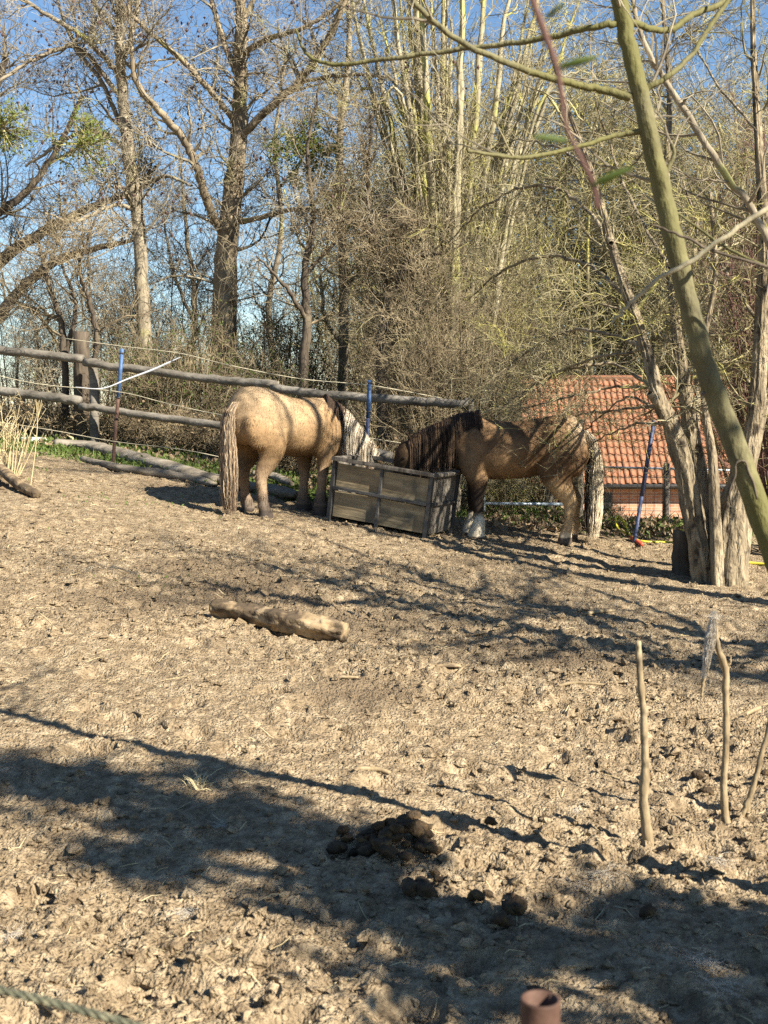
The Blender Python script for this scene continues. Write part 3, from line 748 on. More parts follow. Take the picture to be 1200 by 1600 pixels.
def copy_thing(o, loc, rz=0, sc=1, label=None):
    c = o.copy(); COL.objects.link(c); c.location = tuple(float(v) for v in loc); c.rotation_euler = (0, 0, rz)
    c.scale = (sc, sc, sc) if not isinstance(sc, tuple) else sc
    if label: c['label'] = label
    for ch in o.children:
        k = ch.copy(); COL.objects.link(k); k.parent = c
        for g in ch.children:
            q = g.copy(); COL.objects.link(q); q.parent = k
    return c
def gp(px, d, dz=0): return gbase(px, d, dz)

# brown dense thicket in the middle
TH = shrub_tree('thorn_thicket', 'dense brown thorn bush behind the trough', gp(705, 15.6), 2.5, 1.0, 34, 380, 2600, 'twig_brown', wig=.24, trop=.04, l3=(.2, .5), leafn=700, leafmat='mistletoe', leafsize=.02, n4=3700, group='thorn bushes behind the fence')
for px, d, sc, rz, lab in [(715, 17.2, 1.1, 1.3, 'tall thorn bush above the dark pony withers'),
                           (655, 20.5, 1.4, 5.2, 'large far thorn bush behind the hazel clump'),
                           (1200, 17, 1.5, 1.9, 'thorn bush at the right edge behind the leaning trunk')]:
    copy_thing(TH.o, gp(px, d), rz, sc, lab)
# lichen-covered taller shrubs filling the right half
LS = shrub_tree('blackthorn_bush', 'yellow-green lichened blackthorn rising behind the dark pony withers', gp(690, 17.8), 4.2, 1.3, 30, 380, 2800, 'twig_lichen', wig=.26, trop=.05, l3=(.2, .5), leafn=2600, leafmat='mistletoe', leafsize=.024, n4=3900, group='lichened bushes on the right', arch=.06)
for px, d, sc, rz, lab in [(830, 46, 3.9, 1.1, 'tall lichened tree beyond the left end of the tiled roof'),
                           (940, 43, 3.7, 2.9, 'tall lichened tree beyond the middle of the tiled roof'),
                           (1050, 45, 4.0, 4.4, 'tall lichened tree beyond the roof behind the leaning trunk'),
                           (1180, 42, 3.6, .4, 'tall lichened tree beyond the right end of the tiled roof'),
                           (640, 24.5, 1.6, 3.6, 'far blackthorn seen between hazel stems'),
                           (610, 28, 2.2, 2.0, 'far bush left of the hazel stems'),
                           (770, 45, 3.7, 5.0, 'far blackthorn right of the hazel stems'),
                           (1250, 14.5, 1.2, 5.3, 'lichened blackthorn leaning in at the right edge')]:
    copy_thing(LS.o, gp(px, d), rz, sc, lab)
# red-brown whips at the right edge
RS = shrub_tree('dogwood_bush', 'red-stemmed dogwood whips right of the fissured tree', gp(1235, 11.5), 4.0, .8, 26, 200, 1500, 'twig_red', wig=.16, trop=.12, l3=(.2, .45), group='red whips')
copy_thing(RS.o, gp(1265, 12.6), 2, .95, 'red-stemmed dogwood whips at the far right edge')
# leafing elder bushes along the rail
EL = shrub_tree('elder_bush', 'leafing green elder bush at the foot of the slim ash', gp(262, 15.9), 1.55, .6, 30, 220, 1200, 'twig_brown', leafn=1500, wig=.2, group='leafing bushes along the rail')
for px, d, sc, rz, lab in [(318, 16.2, 1.15, 2, 'leafing elder bush at the foot of the thick ash'),
                           (215, 16.0, .9, 4, 'leafing elder bush left of the slim ash foot'),
                           (420, 15.4, .8, 1, 'leafing elder bush behind the golden pony back'),
                           (385, 17.6, 1.3, 3.3, 'tall leafing bush climbing beside the thick ash trunk'),
                           (450, 18.6, 1.5, 5.1, 'tall leafing bush below the mistletoe')]:
    copy_thing(EL.o, gp(px, d), rz, sc, lab)
# grey scrub that fills the gaps on the left and centre
GS = shrub_tree('scrub_bush', 'grey leafless scrub bush left of the slim ash', gp(150, 17.8), 2.6, 1.2, 26, 260, 1800, 'twig_grey', wig=.26, trop=.06, l3=(.2, .5), leafn=900, leafmat='mistletoe', leafsize=.022, n4=1700, group='grey scrub bushes')
for px, d, sc, rz, lab in [(270, 18.5, 1.15, 1.2, 'grey scrub bush between the two ash trunks'),
                           (30, 18.8, .9, 5, 'grey scrub bush seen under the left edge limbs'),
                           (560, 24, 1.2, .5, 'farthest grey scrub bush left of centre')]:
    copy_thing(GS.o, gp(px, d), rz, sc, lab)
# low brambles under the rails
BR = shrub_tree('bramble_bush', 'tangled low brown bramble under the rails near the left stone', gp(60, 16.1), .55, .6, 44, 320, 1500, 'twig_brown', leafn=420, leafmat='deadleaf', leafsize=.05, wig=.34, trop=-.04, l3=(.1, .3), group='brambles along the rail fence', cat='bramble')
for px, d, sc, rz, lab in [(0, 16.3, 1.1, 1, 'bramble cut by the left edge under the rails'), (120, 16.0, .95, 2, 'bramble at the foot of the left rail post'), (180, 15.9, 1, 3, 'bramble behind the blue and rusty stake'), (240, 15.8, 1.05, 4, 'bramble under the lower rail by the slim ash'),
                           (300, 15.6, 1.1, 5, 'bramble under the lower rail left of the golden pony tail'), (350, 15.4, 1.1, 6, 'bramble behind the golden pony tail'), (420, 15.1, .95, 1.5, 'bramble seen beneath the golden pony belly'), (470, 14.9, .9, 2.2, 'bramble behind the golden pony forelegs'),
                           (640, 14.4, 1.1, 3.1, 'bramble behind the trough'), (690, 14.4, 1.15, 4.2, 'bramble under the right end of the rail fence')]:
    copy_thing(BR.o, gp(px, d), rz, sc, lab)
# undergrowth around the gate and the right-hand edge
UG = shrub_tree('undergrowth_bush', 'pale tangled undergrowth behind the dark pony legs', gp(790, 13.6), .55, .5, 30, 200, 900, 'twig_lichen', leafn=260, leafmat='leaf', leafsize=.03, wig=.3, trop=0, l3=(.1, .3), group='undergrowth beyond the gate')
for px, d, sc, rz, lab in [(720, 13.2, .9, 1, 'pale undergrowth between trough and dark foreleg'), (850, 14.6, 1.1, 2, 'pale undergrowth behind the dark pony hind legs'),
                           (945, 15.5, .6, 3, 'pale undergrowth right of the dark pony tail')]:
    copy_thing(UG.o, gp(px, d), rz, sc, lab)
# dry pale stalks at the far left edge
DS = shrub_tree('dry_weed', 'pale dry weed stalks at the left edge', gbase(8, 12.3, -.02), .75, .35, 24, 60, 120, 'straw' if False else 'twig_lichen', wig=.12, trop=.1, l3=(.06, .15), cat='weed')
DS.o.children[0].data.materials[0] = M['straw']; DS.o.children[1].data.materials[0] = M['straw']
def weed_stalk(px, py, d, px2, py2, label):
    P = spline(np.array([at(px, py, d), at((px + px2) / 2 + 2, (py + py2) / 2, d), at(px2, py2, d)]), 8)
    e = empty('dry_weed', P[0], label, 'weed')
    MB().tube(P, np.linspace(.006, .003, 8), 5).build('stalk', M['straw'], e, P[0])
    mb = MB()
    for i in range(9):
        c = P[-1] + rng.normal(0, .02, 3); mb.tube([P[-2], c + [0, 0, .03 + .04 * rng.random()]], [.003, .002], 3)
    mb.build('seed_head', M['straw'], e, P[0])
g = ground_at(48, 758); weed_stalk(48, 758, g[1], 60, 636, 'single tall dry weed stalk near the left log')

# --- trees outside the frame on the right: their bare branches dapple the paddock
def shade_tree(loc, h, label, n1=9, seed=0, dens=1.0, trunk_r=.11, spread=1.6, low=.3, leafn=0, gl=1.0):
    b = np.array([loc[0], loc[1], float(terr(loc[0], loc[1])) - .05])
    T = Tree('bare_tree', b, label, group='bare trees beside the paddock', bark='bark_grey', twig='twig_grey')
    P = [b, b + [.05, .1, h * .35], b + [-.05, .15, h * .7], b + [.05, .2, h]]
    T.limb(P, [trunk_r, trunk_r * .8, trunk_r * .5, .015], 'trunk', k=12, flare=.3)
    for i in range(n1):
        t = rng.uniform(low, .9); p = spline(np.array(P), 50)[int(t * 49)]
        a = i * 2.4 + rng.uniform(-.5, .5); L = spread * (1.15 - t * .6) * rng.uniform(.8, 1.2)
        v = np.array([math.cos(a), math.sin(a), rng.uniform(.3, .9)])
        T.limb([p, p + v * L * .35, p + v * L * .7 + [0, 0, .15], p + v * L + [0, 0, .35]], np.array([.35, .27, .18, .06]) * trunk_r, k=7)
    T.grow(int(60 * dens), (30, 70), (.5 * gl, 1.4 * gl), rmax=.018, Pn=8, k=4, wig=.22, trop=.06, t=(.2, 1), src='main')
    T.grow(int(450 * dens), (30, 70), (.3 * gl, .8 * gl), rmax=.009, Pn=4, k=3, wig=.26, trop=.04, t=(.1, 1), rmin=.004)
    if leafn:
        tw = T.lv[0]; tw = tw[vnoise(tw[:, 0, 0] * 2.3 + tw[:, 0, 1] * 1.7, tw[:, 0, 2] * 2.3) > .36]; pts = tw.reshape(-1, 3); C = pts[rng.integers(0, len(pts), leafn)] + rng.normal(0, .05, (leafn, 3))
    T.done()
    if leafn:
        V, Fc = leaves(C, rng.uniform(.05, .1, leafn), asp=.8); T.extra('ivy_leaves', V, Fc, M['ivy'])
    return T
shade_tree((4.9, 7.3), 8.6, 'bare tree just outside the picture right of the fissured tree', 12, dens=1.1, spread=2.1)
shade_tree((5.2, 4.2), 6.2, 'bare tree just outside the picture right of the leaning trunk', 14, dens=2.2, spread=2.0)
shade_tree((4.7, 5.7), 5.2, 'smaller bare tree just outside the picture beyond the leaning trunk', 12, dens=1.8, spread=1.7)
shade_tree((3.6, .86), 4.9, 'ivy-grown tree to the right of the viewpoint', 11, dens=.8, trunk_r=.22, spread=.5, low=.2, leafn=9000, gl=.6)

# ================================================================== FENCES
def rail_log(P, r, k=10, n=26, mat_=None, wob=.012):
    p = spline(np.array(P, float), n)
    p[1:-1] += rng.normal(0, wob * .4, (n - 2, 3))
    rad = r * (1 + rng.normal(0, .04, n)); rad = np.convolve(np.pad(rad, 2, 'edge'), np.ones(5) / 5, 'valid')
    mb = MB(); mb.tube(p, rad, k); return mb
def fence():
    base = gp(140, 15.4, 0)
    e = empty('rail_fence', base, 'weathered grey round-rail fence running behind the ponies', 'fence')
    def post(px, d, top_py, w):
        b = gp(px, d, -.15); t = at(px, top_py, d); t[0] = b[0] + rng.normal(0, .02)
        rail_log([b, (b + t) / 2 + rng.normal(0, .01, 3), t], w / 2 / F * d, 10, 12).build('post', M['rail'], e, base, True)
    post(148, 15.4, 560, 15); post(430, 14.4, 596, 14); post(728, 13.4, 622, 15); post(-150, 16.2, 520, 15)
    # upper rails
    for pts, w in ([[(-160, 528, 16.2), (0, 547, 15.75), (130, 561, 15.35)], 16], [[(132, 566, 15.3), (220, 578, 15.0), (330, 592, 14.65), (432, 601, 14.3)], 15],
                   [[(425, 606, 14.3), (510, 617, 14.0), (620, 624, 13.65), (734, 633, 13.3)], 16],
                   [[(-160, 596, 16.2), (0, 611, 15.75), (125, 627, 15.35)], 17], [[(125, 634, 15.3), (220, 648, 15.0), (340, 664, 14.6), (435, 678, 14.3)], 14],
                   [[(428, 684, 14.3), (520, 697, 13.9), (612, 713, 13.6)], 17]):
        d = pts[0][2]
        rail_log([at(*p) for p in pts], w * .82 / 2 / F * d).build('rail', M['rail'], e, base, True)
fence()
def stump_post(px, py_top, w, d, label, mat_='oldwood', name='fence_post'):
    b = gp(px, d, -.1); t = at(px, py_top, d)
    e = rail_log([b, (b + t) / 2 + rng.normal(0, .01, 3), t], w / 2 / F * d, 9, 10)
    e.build(name, M[mat_], None, (0, 0, 0), True, label=label, cat='post')
stump_post(128, 518, 26, 15.7, 'broken old thick post wrapped in dead stems at the left rail joint', 'bark_dark')
stump_post(905, 655, 15, 13.6, 'pale round gate post rising behind the dark pony croup')
stump_post(858, 752, 19, 14.2, 'pale weathered post behind the dark pony hind leg')
stump_post(712, 735, 20, 12.9, 'pale weathered post stub behind the trough end')
stump_post(740, 640, 10, 13.6, 'thin pale post standing at the right end of the top rail')

def gate():
    d = 13.0
    base = at(752, 800, d)
    e = empty('field_gate', base, 'light blue galvanised tube gate behind the dark pony', 'gate')
    r = .017
    def bar(name, pts): MB().tube([at(x, y, dd) for x, y, dd in pts], r, 10).build(name, M['galv'], e, base, True)
    bar('rail', [(752, 663, 13.0), (903, 663, 13.4)]); bar('rail', [(752, 787, 13.0), (903, 788, 13.4)])
    bar('rail', [(752, 725, 13.0), (903, 726, 13.4)])
    bar('upright', [(754, 656, 12.99), (756, 806, 12.99)])
gate()
def line_posts():
    def post(top, bot, d, label, m1, m2, split, w=6.2):
        t = at(*top, d); b = at(*bot, d)
        gb = b.copy(); gb[2] = float(gz(b[0], b[1])) - .1
        e = empty('fence_stake', gb, label, 'stake')
        ax = b - t
        r = w / 2 / F * d
        MB().tube([t, t + ax * split], r, 8).build('upper_shaft', M[m1], e, gb, True)
        MB().tube([t + ax * split, b, gb], [r * .9, r * .85, r * .7], 8).build('lower_shaft', M[m2], e, gb, True)
        for f in (.04, .42):
            c = t + ax * f; MB().tube([c + [-.02, -.01, 0], c + [.025, -.02, .005]], .009, 6).build('insulator', M['iron'], e, gb, True)
    g = ground_at(176, 727); post((191, 545), (176, 727), g[1], 'blue and rusty steel stake left of the golden pony', 'blue', 'rust', .42)
    post((578, 594), (573, 712), 12.9, 'blue steel stake rising behind the golden pony mane', 'blue', 'darkblue', .5, 7)
    g = ground_at(990, 852); post((1022, 657), (990, 853), g[1], 'slanting faded blue stake right of the dark pony tail', 'darkblue', 'darkblue', .6, 7)
    return
line_posts()
def cord(name, pts, r, mat_, label, cat='cord', n=30, k=5):
    P = spline(np.array([at(*p) for p in pts]), n)
    MB().tube(P, r, k).build(name, M[mat_], None, (0, 0, 0), True, label=label, cat=cat)
cord('electric_cord', [(95, 528, 13.6), (190, 541, 13.3), (280, 552, 13.1), (360, 571, 12.9), (470, 592, 12.8), (578, 602, 12.9), (690, 622, 12.9)], .0042, 'wire', 'top electric fence cord strung past the blue stakes')
cord('electric_cord', [(-40, 578, 13.8), (60, 600, 13.6), (184, 612, 13.3), (260, 630, 13.1), (345, 648, 12.9), (470, 665, 12.8), (575, 684, 12.9), (640, 694, 12.9)], .0042, 'wire', 'middle electric fence cord sagging between the stakes')
cord('electric_cord', [(-30, 655, 13.8), (80, 672, 13.5), (180, 690, 13.25), (300, 705, 13.0), (430, 735, 12.8)], .004, 'wire', 'low greenish cord just above the verge')
def tape():
    P = spline(np.array([at(118, 605, 13.4), at(160, 607, 13.3), at(200, 592, 13.25), (at(240, 577, 13.2)), at(282, 558, 13.15)]), 24)
    w = np.linspace(.004, .013, 24); w[-4:] *= np.array([.9, .7, .5, .3])
    V = np.concatenate([P + np.array([0, -.004, 1]) * w[:, None], P - np.array([0, -.004, 1]) * w[:, None]]);
    V2 = V + np.array([0, .004, 0]); VV = np.concatenate([V, V2]); n = 24; i = np.arange(n - 1)
    Q = np.concatenate([np.stack([i, i + 1, i + 1 + n, i + n], -1), np.stack([i + 2 * n, i + 3 * n, i + 1 + 3 * n, i + 1 + 2 * n], -1), np.stack([i, i + 2 * n, i + 1 + 2 * n, i + 1], -1), np.stack([i + n, i + n + 1, i + 1 + 3 * n, i + 3 * n], -1)])
    link('barrier_tape', mesh_np('barrier_tape', VV, [Q], True), M['tape'], label='white tape drooping from the bushes to the blue stake', cat='tape')
tape()

# ================================================================== HOUSE
def house():
    D = 34.0
    x0, x1 = 4.0, 12.6
    zb = float(terr(7, D)) - .3
    ze = at(1000, 741, D)[2]; 
    e = empty('brick_house', (x0, D, zb), 'low red brick house with red tiled roof behind the branches', 'house')
    off = (x0, D, zb)
    MB().box(((x0 + x1) / 2, D + 2.4, (zb + ze) / 2), (x1 - x0, 4.8, ze - zb)).build('wall', M['brick'], e, off)
    # gable fill and roof slab
    rise = 2.55; run = 2.55; ov = .28
    slab = MB(); th = .06
    A = np.array([[x0 - .2, D - ov, ze - ov], [x1 + .2, D - ov, ze - ov], [x1 + .2, D + run, ze + rise], [x0 - .2, D + run, ze + rise], [x1 + .2, D + 2 * run + ov, ze - ov], [x0 - .2, D + 2 * run + ov, ze - ov]])
    Bq = A + [0, 0, -.10]
    slab.add(np.vstack([A, Bq]), [[0, 1, 2, 3], [3, 2, 4, 5], [6, 9, 8, 7], [9, 11, 10, 8], [0, 6, 7, 1], [4, 10, 11, 5], [1, 7, 8, 2], [2, 8, 10, 4], [0, 3, 9, 6], [3, 5, 11, 9]])
    roof = slab.build('roof', M['bark_dark'], e, off)
    # gutter, fascia, plastered eave bits, window, downpipe
    MB().tube([(x0 - .2, D - ov - .07, ze - ov - .02), (x1 + .2, D - ov - .07, ze - ov - .02)], .055, 8).build('gutter', M['iron'], e, off, True)
    for i in range(24):
        MB().box((x0 + .2 + i * .38, D - ov * .45, ze - .24), (.09, .3, .11)).build('rafter_end', M['stone'], e, off)
    for wx in (5.75, 9.2):
        w = MB().box((wx, D - .01, ze - .80), (.62, .05, .62)).build('window', M['iron'], e, off)
        MB().box((wx, D - .045, ze - .80), (.03, .03, .60)).build('glazing_bar', M['plank'], w)
        w.children[0].data.transform(Matrix.Translation((-x0, -D, -zb)))
        MB().box((wx, D - .05, ze - 1.16), (.74, .12, .06)).build('sill', M['stone'], e, off)
    MB().box((8.35, D - .06, ze - .85), (.16, .1, 1.5)).build('downpipe', M['plank'], e, off)
    # tiles: S-profile pantiles, each its own object
    tw, tl = .17, .265
    us = np.linspace(0, 1, 9); prof = .024 * np.sin(us * 2 * math.pi)
    V = []; 
    for l in (0, 1):
        for zt in (.018, 0):
            for u, p in zip(us, prof): V.append([(u - .5) * tw * 1.06, l * tl * 1.12, p + zt + (1 - l) * .03])
    V = np.array(V); n = 9; i = np.arange(n - 1)
    Q = np.concatenate([np.stack([i, i + 1, i + 1 + 2 * n, i + 2 * n], -1), np.stack([i + n, i + 3 * n, i + 1 + 3 * n, i + 1 + n], -1), np.stack([i, i + n, i + n + 1, i + 1], -1), np.stack([i + 2 * n, i + 2 * n + 1, i + 3 * n + 1, i + 3 * n], -1)])
    tm = mesh_np('roof_tile', V, [Q], True); tm.materials.append(M['tile'])
    s2 = math.sqrt(.5)
    length = math.hypot(rise + ov, run + ov)
    rows = int(length / tl) ; cols = int((x1 - x0 + .4) / tw)
    rot = Matrix.Rotation(R(45), 4, 'X')
    cand = [(r, c) for r in range(rows) for c in range(cols)]
    def vis(rc):
        x = x0 - .1 + rc[1] * tw; px = 600 + x / D * F
        return abs(px - 1000) + 6 * rc[0]
    cand.sort(key=vis)
    rest = MB(); rmat = np.array(rot.to_3x3())
    offv = Vector(off)
    for q, (r, c) in enumerate(cand):
        pos = np.array([x0 - .09 + c * tw, D - ov - .05 + r * tl * s2, ze - ov - .05 + r * tl * s2 + .075]) + rng.normal(0, .006, 3)
        if q < 300:
            o = bpy.data.objects.new('roof_tile', tm); COL.objects.link(o); o.parent = roof
            o.matrix_local = Matrix.Translation(Vector(pos) - offv) @ Matrix.Rotation(rng.normal(0, .015), 4, 'Z') @ rot
        else:
            rest.add(V @ rmat.T + pos, Q)
    o = rest.build('roof_tiles', M['tile'], roof, off, True, kind='stuff')
    rd = MB()
    rd.tube([(x0 - .2, D + run, ze + rise + .03), (x1 + .2, D + run, ze + rise + .03)], .11, 10).build('ridge', M['tile'], roof, off, True)
house()

def mesh_fence():
    d = 19.0
    base = gp(1000, d, 0)
    e = empty('wire_fence', base, 'wire mesh fence with thin galvanised top rail before the brick wall', 'fence')
    MB().tube([at(905, 729, d), at(1080, 733, d), at(1230, 738, d)], .016, 8).build('rail', M['galv'], e, base, True)
    for px in (1042, 930, 1180):
        b = gp(px, d, -.1); t = at(px, 724, d)
        MB().tube([b, t], .05, 8).build('post', M['plank'], e, base, True)
    mb = MB()
    for px in np.arange(905, 1225, 13.0):
        mb.tube([at(px, 731, d), at(px, 812, d)], .004, 4, False)
    for py in (745, 758, 771, 784, 797, 809):
        mb.tube([at(905, py, d), at(1225, py + 3, d)], .004, 4, False)
    mb.build('wire_mesh', M['iron'], e, base, kind='stuff')
mesh_fence()
def hose():
    def G(px, py, dz=.012):
        g = ground_at(px, py); g[2] = float(gz(g[0], g[1])) + dz; return g
    c = [at(965, 806, 12.6), at(962, 812, 12.5), at(966, 826, 12.4), G(980, 840, .03), G(1000, 850), G(1030, 851), G(1060, 850), G(1085, 852)]
    P = spline(np.array(c), 40)
    e = empty('garden_hose', P[20], 'yellow hose lying in the grass right of the dark pony', 'hose')
    MB().tube(P, .011, 6).build('tube', M['yellow'], e, P[20], True)
    a = G(985, 846, .02); b = G(1003, 858, .02)
    MB().tube([a, b], .018, 7).build('red_end', M['redplastic'], e, P[20], True)
    P2 = spline(np.array([at(965, 806, 12.6), at(975, 815, 12.5), at(985, 838, 12.3), G(992, 848, .02)]), 16)
    MB().tube(P2, .011, 6).build('tube', M['yellow'], e, P[20], True)
    P = spline(np.array([G(1150, 882), G(1180, 884), G(1215, 888), G(1260, 890)]), 16)
    MB().tube(P, .013, 6).build('garden_hose', M['yellow'], None, (0, 0, 0), True, label='short yellow hose piece at the right edge beside the fissured tree', cat='hose')
hose()
def stump():
    d = float(RTREE[1]) + .35
    b = gp(1068, d, -.05); t = at(1068, 830, d)
    mb = rail_log([b, (b + t) / 2, t], .085, 12, 12); mb.build('tree_stump', M['bark_dark'], None, (0, 0, 0), True, label='dark sawn stump against the left foot of the fissured tree', cat='stump')
stump()

# ================================================================== LOGS, STICKS, SMALL THINGS
def logmesh(P, rads, k, mat_, name, label, cat, flat=1.0, rough=.1, n=40):
    p = spline(np.column_stack([np.array(P, float), rads]), n); r = np.maximum(p[:, 3], .004); p = p[:, :3]
    V, Q = tubes(p[None], r[None], k)
    ax = np.repeat(p, k, axis=0); off = V - ax
    ang = np.tile(np.arange(k), n); hh = np.repeat(np.arange(n), k)
    off *= 1 + rough * (2 * vnoise(ang * .8, hh * .07, 3)[:, None] - 1) + rough * .7 * (2 * vnoise(ang * 1.7, hh * .12, 6)[:, None] - 1) + rough * .5 * (2 * vnoise(ang * .9, hh * .5, 9)[:, None] - 1)
    off[:, 2] *= flat
    V = ax + off; nn = len(V)
    V = np.vstack([V, p[:1], p[-1:]]); j = np.arange(k); j2 = (j + 1) % k
    mb = MB(); mb.add(V, Q, np.vstack([np.stack([np.full(k, nn), j2, j], -1), np.stack([np.full(k, nn + 1), nn - k + j, nn - k + j2], -1)]))
    return mb.build(name, M[mat_], None, (0, 0, 0), True, label=label, cat=cat)
def gpt(px, py, dz=0):
    g = ground_at(px, py); g[2] = float(terr(g[0], g[1])) + dz; return g
# rotten log lying in the middle
def main_log():
    a = gpt(333, 965, .06); b = gpt(400, 977, .06); c = gpt(470, 993, .06); d_ = gpt(540, 1003, .05)
    logmesh([a, b, c, d_], [.046, .055, .068, .06], 26, 'log', 'fallen_log', 'short rotten pale log lying in the middle of the mud', 'log', rough=.2, n=80)
    P = spline(np.array([gpt(331, 958, .17), gpt(380, 968, .185), gpt(470, 985, .20), gpt(520, 996, .16)]), 14)
main_log()
# weathered beams along the verge
def beam(pts, w, h, label, mat_='oldwood', dz=.05):
    P = spline(np.array([gpt(px, py, dz) for px, py in pts]), 30)
    k = 12
    logmesh(P[[0, 8, 16, 24, 29]], [w * .7, w, w, w * .95, w * .6], k, mat_, 'timber_beam', label, 'beam', flat=h, rough=.22, n=60)
beam([(88, 700), (160, 708), (240, 732), (338, 758)], .12, .65, 'long split weathered beam lying along the grassy verge')
beam([(130, 722), (200, 738), (280, 748), (335, 762)], .07, .7, 'thinner grey slab in front of the long beam', dz=.03)
beam([(385, 768), (420, 772), (465, 782)], .10, .6, 'weathered beam end between the golden pony legs')
beam([(395, 757), (430, 762), (455, 775)], .055, .7, 'thin split timber atop the beam under the golden pony', dz=.12)
beam([(330, 752), (360, 760), (400, 770)], .09, .6, 'weathered beam piece behind the golden pony hind leg')
def stone_kerb():
    c = gpt(48, 694, .03); mb = MB(); V = ICO2_V * np.array([.24, .10, .06]) * rng.uniform(.85, 1.1, (len(ICO2_V), 1)); mb.add(V @ rotz(-.2).T + c, ICO2_F)
    mb.build('stone', M['stone'], None, (0, 0, 0), True, label='pale flat stone at the left end of the beam', cat='stone')
stone_kerb()
logmesh([gpt(-25, 735, .13), gpt(5, 752, .10), gpt(30, 768, .06), gpt(58, 778, .03)], [.05, .05, .047, .04], 12, 'log', 'fallen_branch', 'barkless thick branch lying at the left edge', 'branch', rough=.12)

def stick(name, pts, d, label, mat_='stick', k=10, cat='stick', extra=(), rough=.08):
    P = [at(p[0], p[1], p[3] if len(p) > 3 else d) for p in pts]; rr = [p[2] / 2 / F * d for p in pts]
    e = empty(name, P[0], label, cat)
    def one(P, rr, nm):
        n = 36; q = spline(np.column_stack([np.array(P), rr]), n); r = np.maximum(q[:, 3], .002) * (1 + .07 * rng.normal(0, 1, n) + .22 * (rng.random(n) > .9))
        MB().tube(q[:, :3] + rng.normal(0, .0012, (n, 3)), r, k).build(nm, M[mat_], e, P0, True)
    P0 = P[0]
    one(P, rr, 'shaft')
    for ex in extra:
        one([at(p[0], p[1], p[3] if len(p) > 3 else d) for p in ex], [p[2] / 2 / F * d for p in ex], 'fork')
    return e
g1 = ground_at(1014, 1318)[1]; g2 = ground_at(1133, 1283)[1]
stick('upright_stick', [(1020, 1345, 17), (1014, 1318, 17), (1006, 1260, 15), (1008, 1200, 14), (1006, 1120, 12), (1000, 1050, 11), (997, 1002, 9)], g1, 'straight bare stick stuck upright in the mud')
stick('upright_stick', [(1142, 1300, 15), (1134, 1280, 14), (1131, 1230, 12), (1135, 1150, 11), (1134, 1080, 11), (1133, 1045, 12), (1122, 1010, 9), (1117, 975, 8), (1115, 966, 7)], g2, 'bent forked stick holding a hank of pale hair',
      extra=[[(1115, 968, 8), (1108, 1000, 8), (1101, 1050, 7), (1096, 1088, 4)], [(1133, 1045, 6), (1140, 1036, 5), (1141, 1026, 3)]])
stick('upright_stick', [(1150, 1292, 8), (1165, 1262, 10), (1178, 1225, 9), (1190, 1180, 9), (1205, 1120, 8), (1230, 1020, 6)], g2 + .1, 'stick leaning out of the picture at the right edge',
      extra=[[(1170, 1250, 8), (1168, 1275, 7), (1174, 1300, 5)]])
def hairtuft(c, n, L, spread, label, droop=1.0, flat=.35, name='hair_tuft', group=None):
    P = np.zeros((n, 7, 3)); p = c + rng.normal(0, spread * .25, (n, 3)) * np.array([1, 1, flat]); d = rand_unit(n); d[:, 2] = np.abs(d[:, 2]) * flat - droop * .2
    d = norm(d)
    for j in range(7):
        P[:, j] = p; d = norm(d + rng.normal(0, .5, (n, 3)) * np.array([1, 1, .4]) + np.array([0, 0, -.10 * droop])); p = p + d * L / 6 * rng.uniform(.6, 1.2, (n, 1))
    V, Q = tubes(P, np.full((n, 7), .0003), 3)
    return V, Q
def wool():
    # hank hanging on the forked stick
    n = 300; c0 = at(1116, 962, g2); c1 = at(1101, 1055, g2 - .02)
    P = np.zeros((n, 8, 3)); L = rng.uniform(.5, 1.05, n)[:, None]
    ph = rng.uniform(0, 6.28, (n, 2)); 
    for j in range(8):
        t = j / 7
        P[:, j] = c0 + (c1 - c0) * t * L + np.stack([np.cos(ph[:, 0]), np.sin(ph[:, 0]), np.zeros(n)], -1) * (.007 + .010 * math.sin(t * 3.0)) * rng.uniform(.3, 1.1, (n, 1)) + rng.normal(0, .0025, (n, 3))
    P[:, 0, 2] += .012
    V, Q = tubes(P, np.full((n, 8), .0009), 3)
    mb = MB(); mb.add(V, Q)
    V, Q = hairtuft(c0, 90, .03, .02, ''); mb.add(V, Q)
    mb.build('hair_tuft', M['wool'], None, (0, 0, 0), label='hank of pale horse hair draped over the forked stick', cat='hair')
    for px, py, n, L, sp, lab in [(348, 1303, 160, .07, .05, 'pale hair tuft on the shaded mud at left'), (286, 1443, 120, .06, .04, 'small pale hair tuft in the dark shadow stripe'),
                                  (20, 1478, 140, .07, .05, 'pale hair tuft near the left bottom edge'), (905, 1384, 120, .07, .05, 'wispy hair tuft right of the dung heap'),
                                  (945, 1376, 120, .08, .05, 'wispy hair tuft below the straight stick'), (1098, 1530, 160, .07, .05, 'pale hair tuft in shadow near the bottom right'),
                                  (1120, 1575, 150, .07, .05, 'large pale hair tuft at the bottom right'), (900, 1278, 50, .04, .025, 'tiny white fluff left of the straight stick'),
                                  (1125, 1358, 110, .06, .05, 'pale hair tuft below the forked stick')]:
        g = gpt(px, py); c = np.array([g[0], g[1], float(gz(g[0], g[1])) + .012])
        V, Q = hairtuft(c, int(n * .45), L * 1.2, sp * 1.3, '', .5, .12); mb = MB(); mb.add(V, Q)
        mb.build('hair_tuft', M['wool'], None, (0, 0, 0), label=lab, cat='hair', group='hair tufts on the mud')
wool()

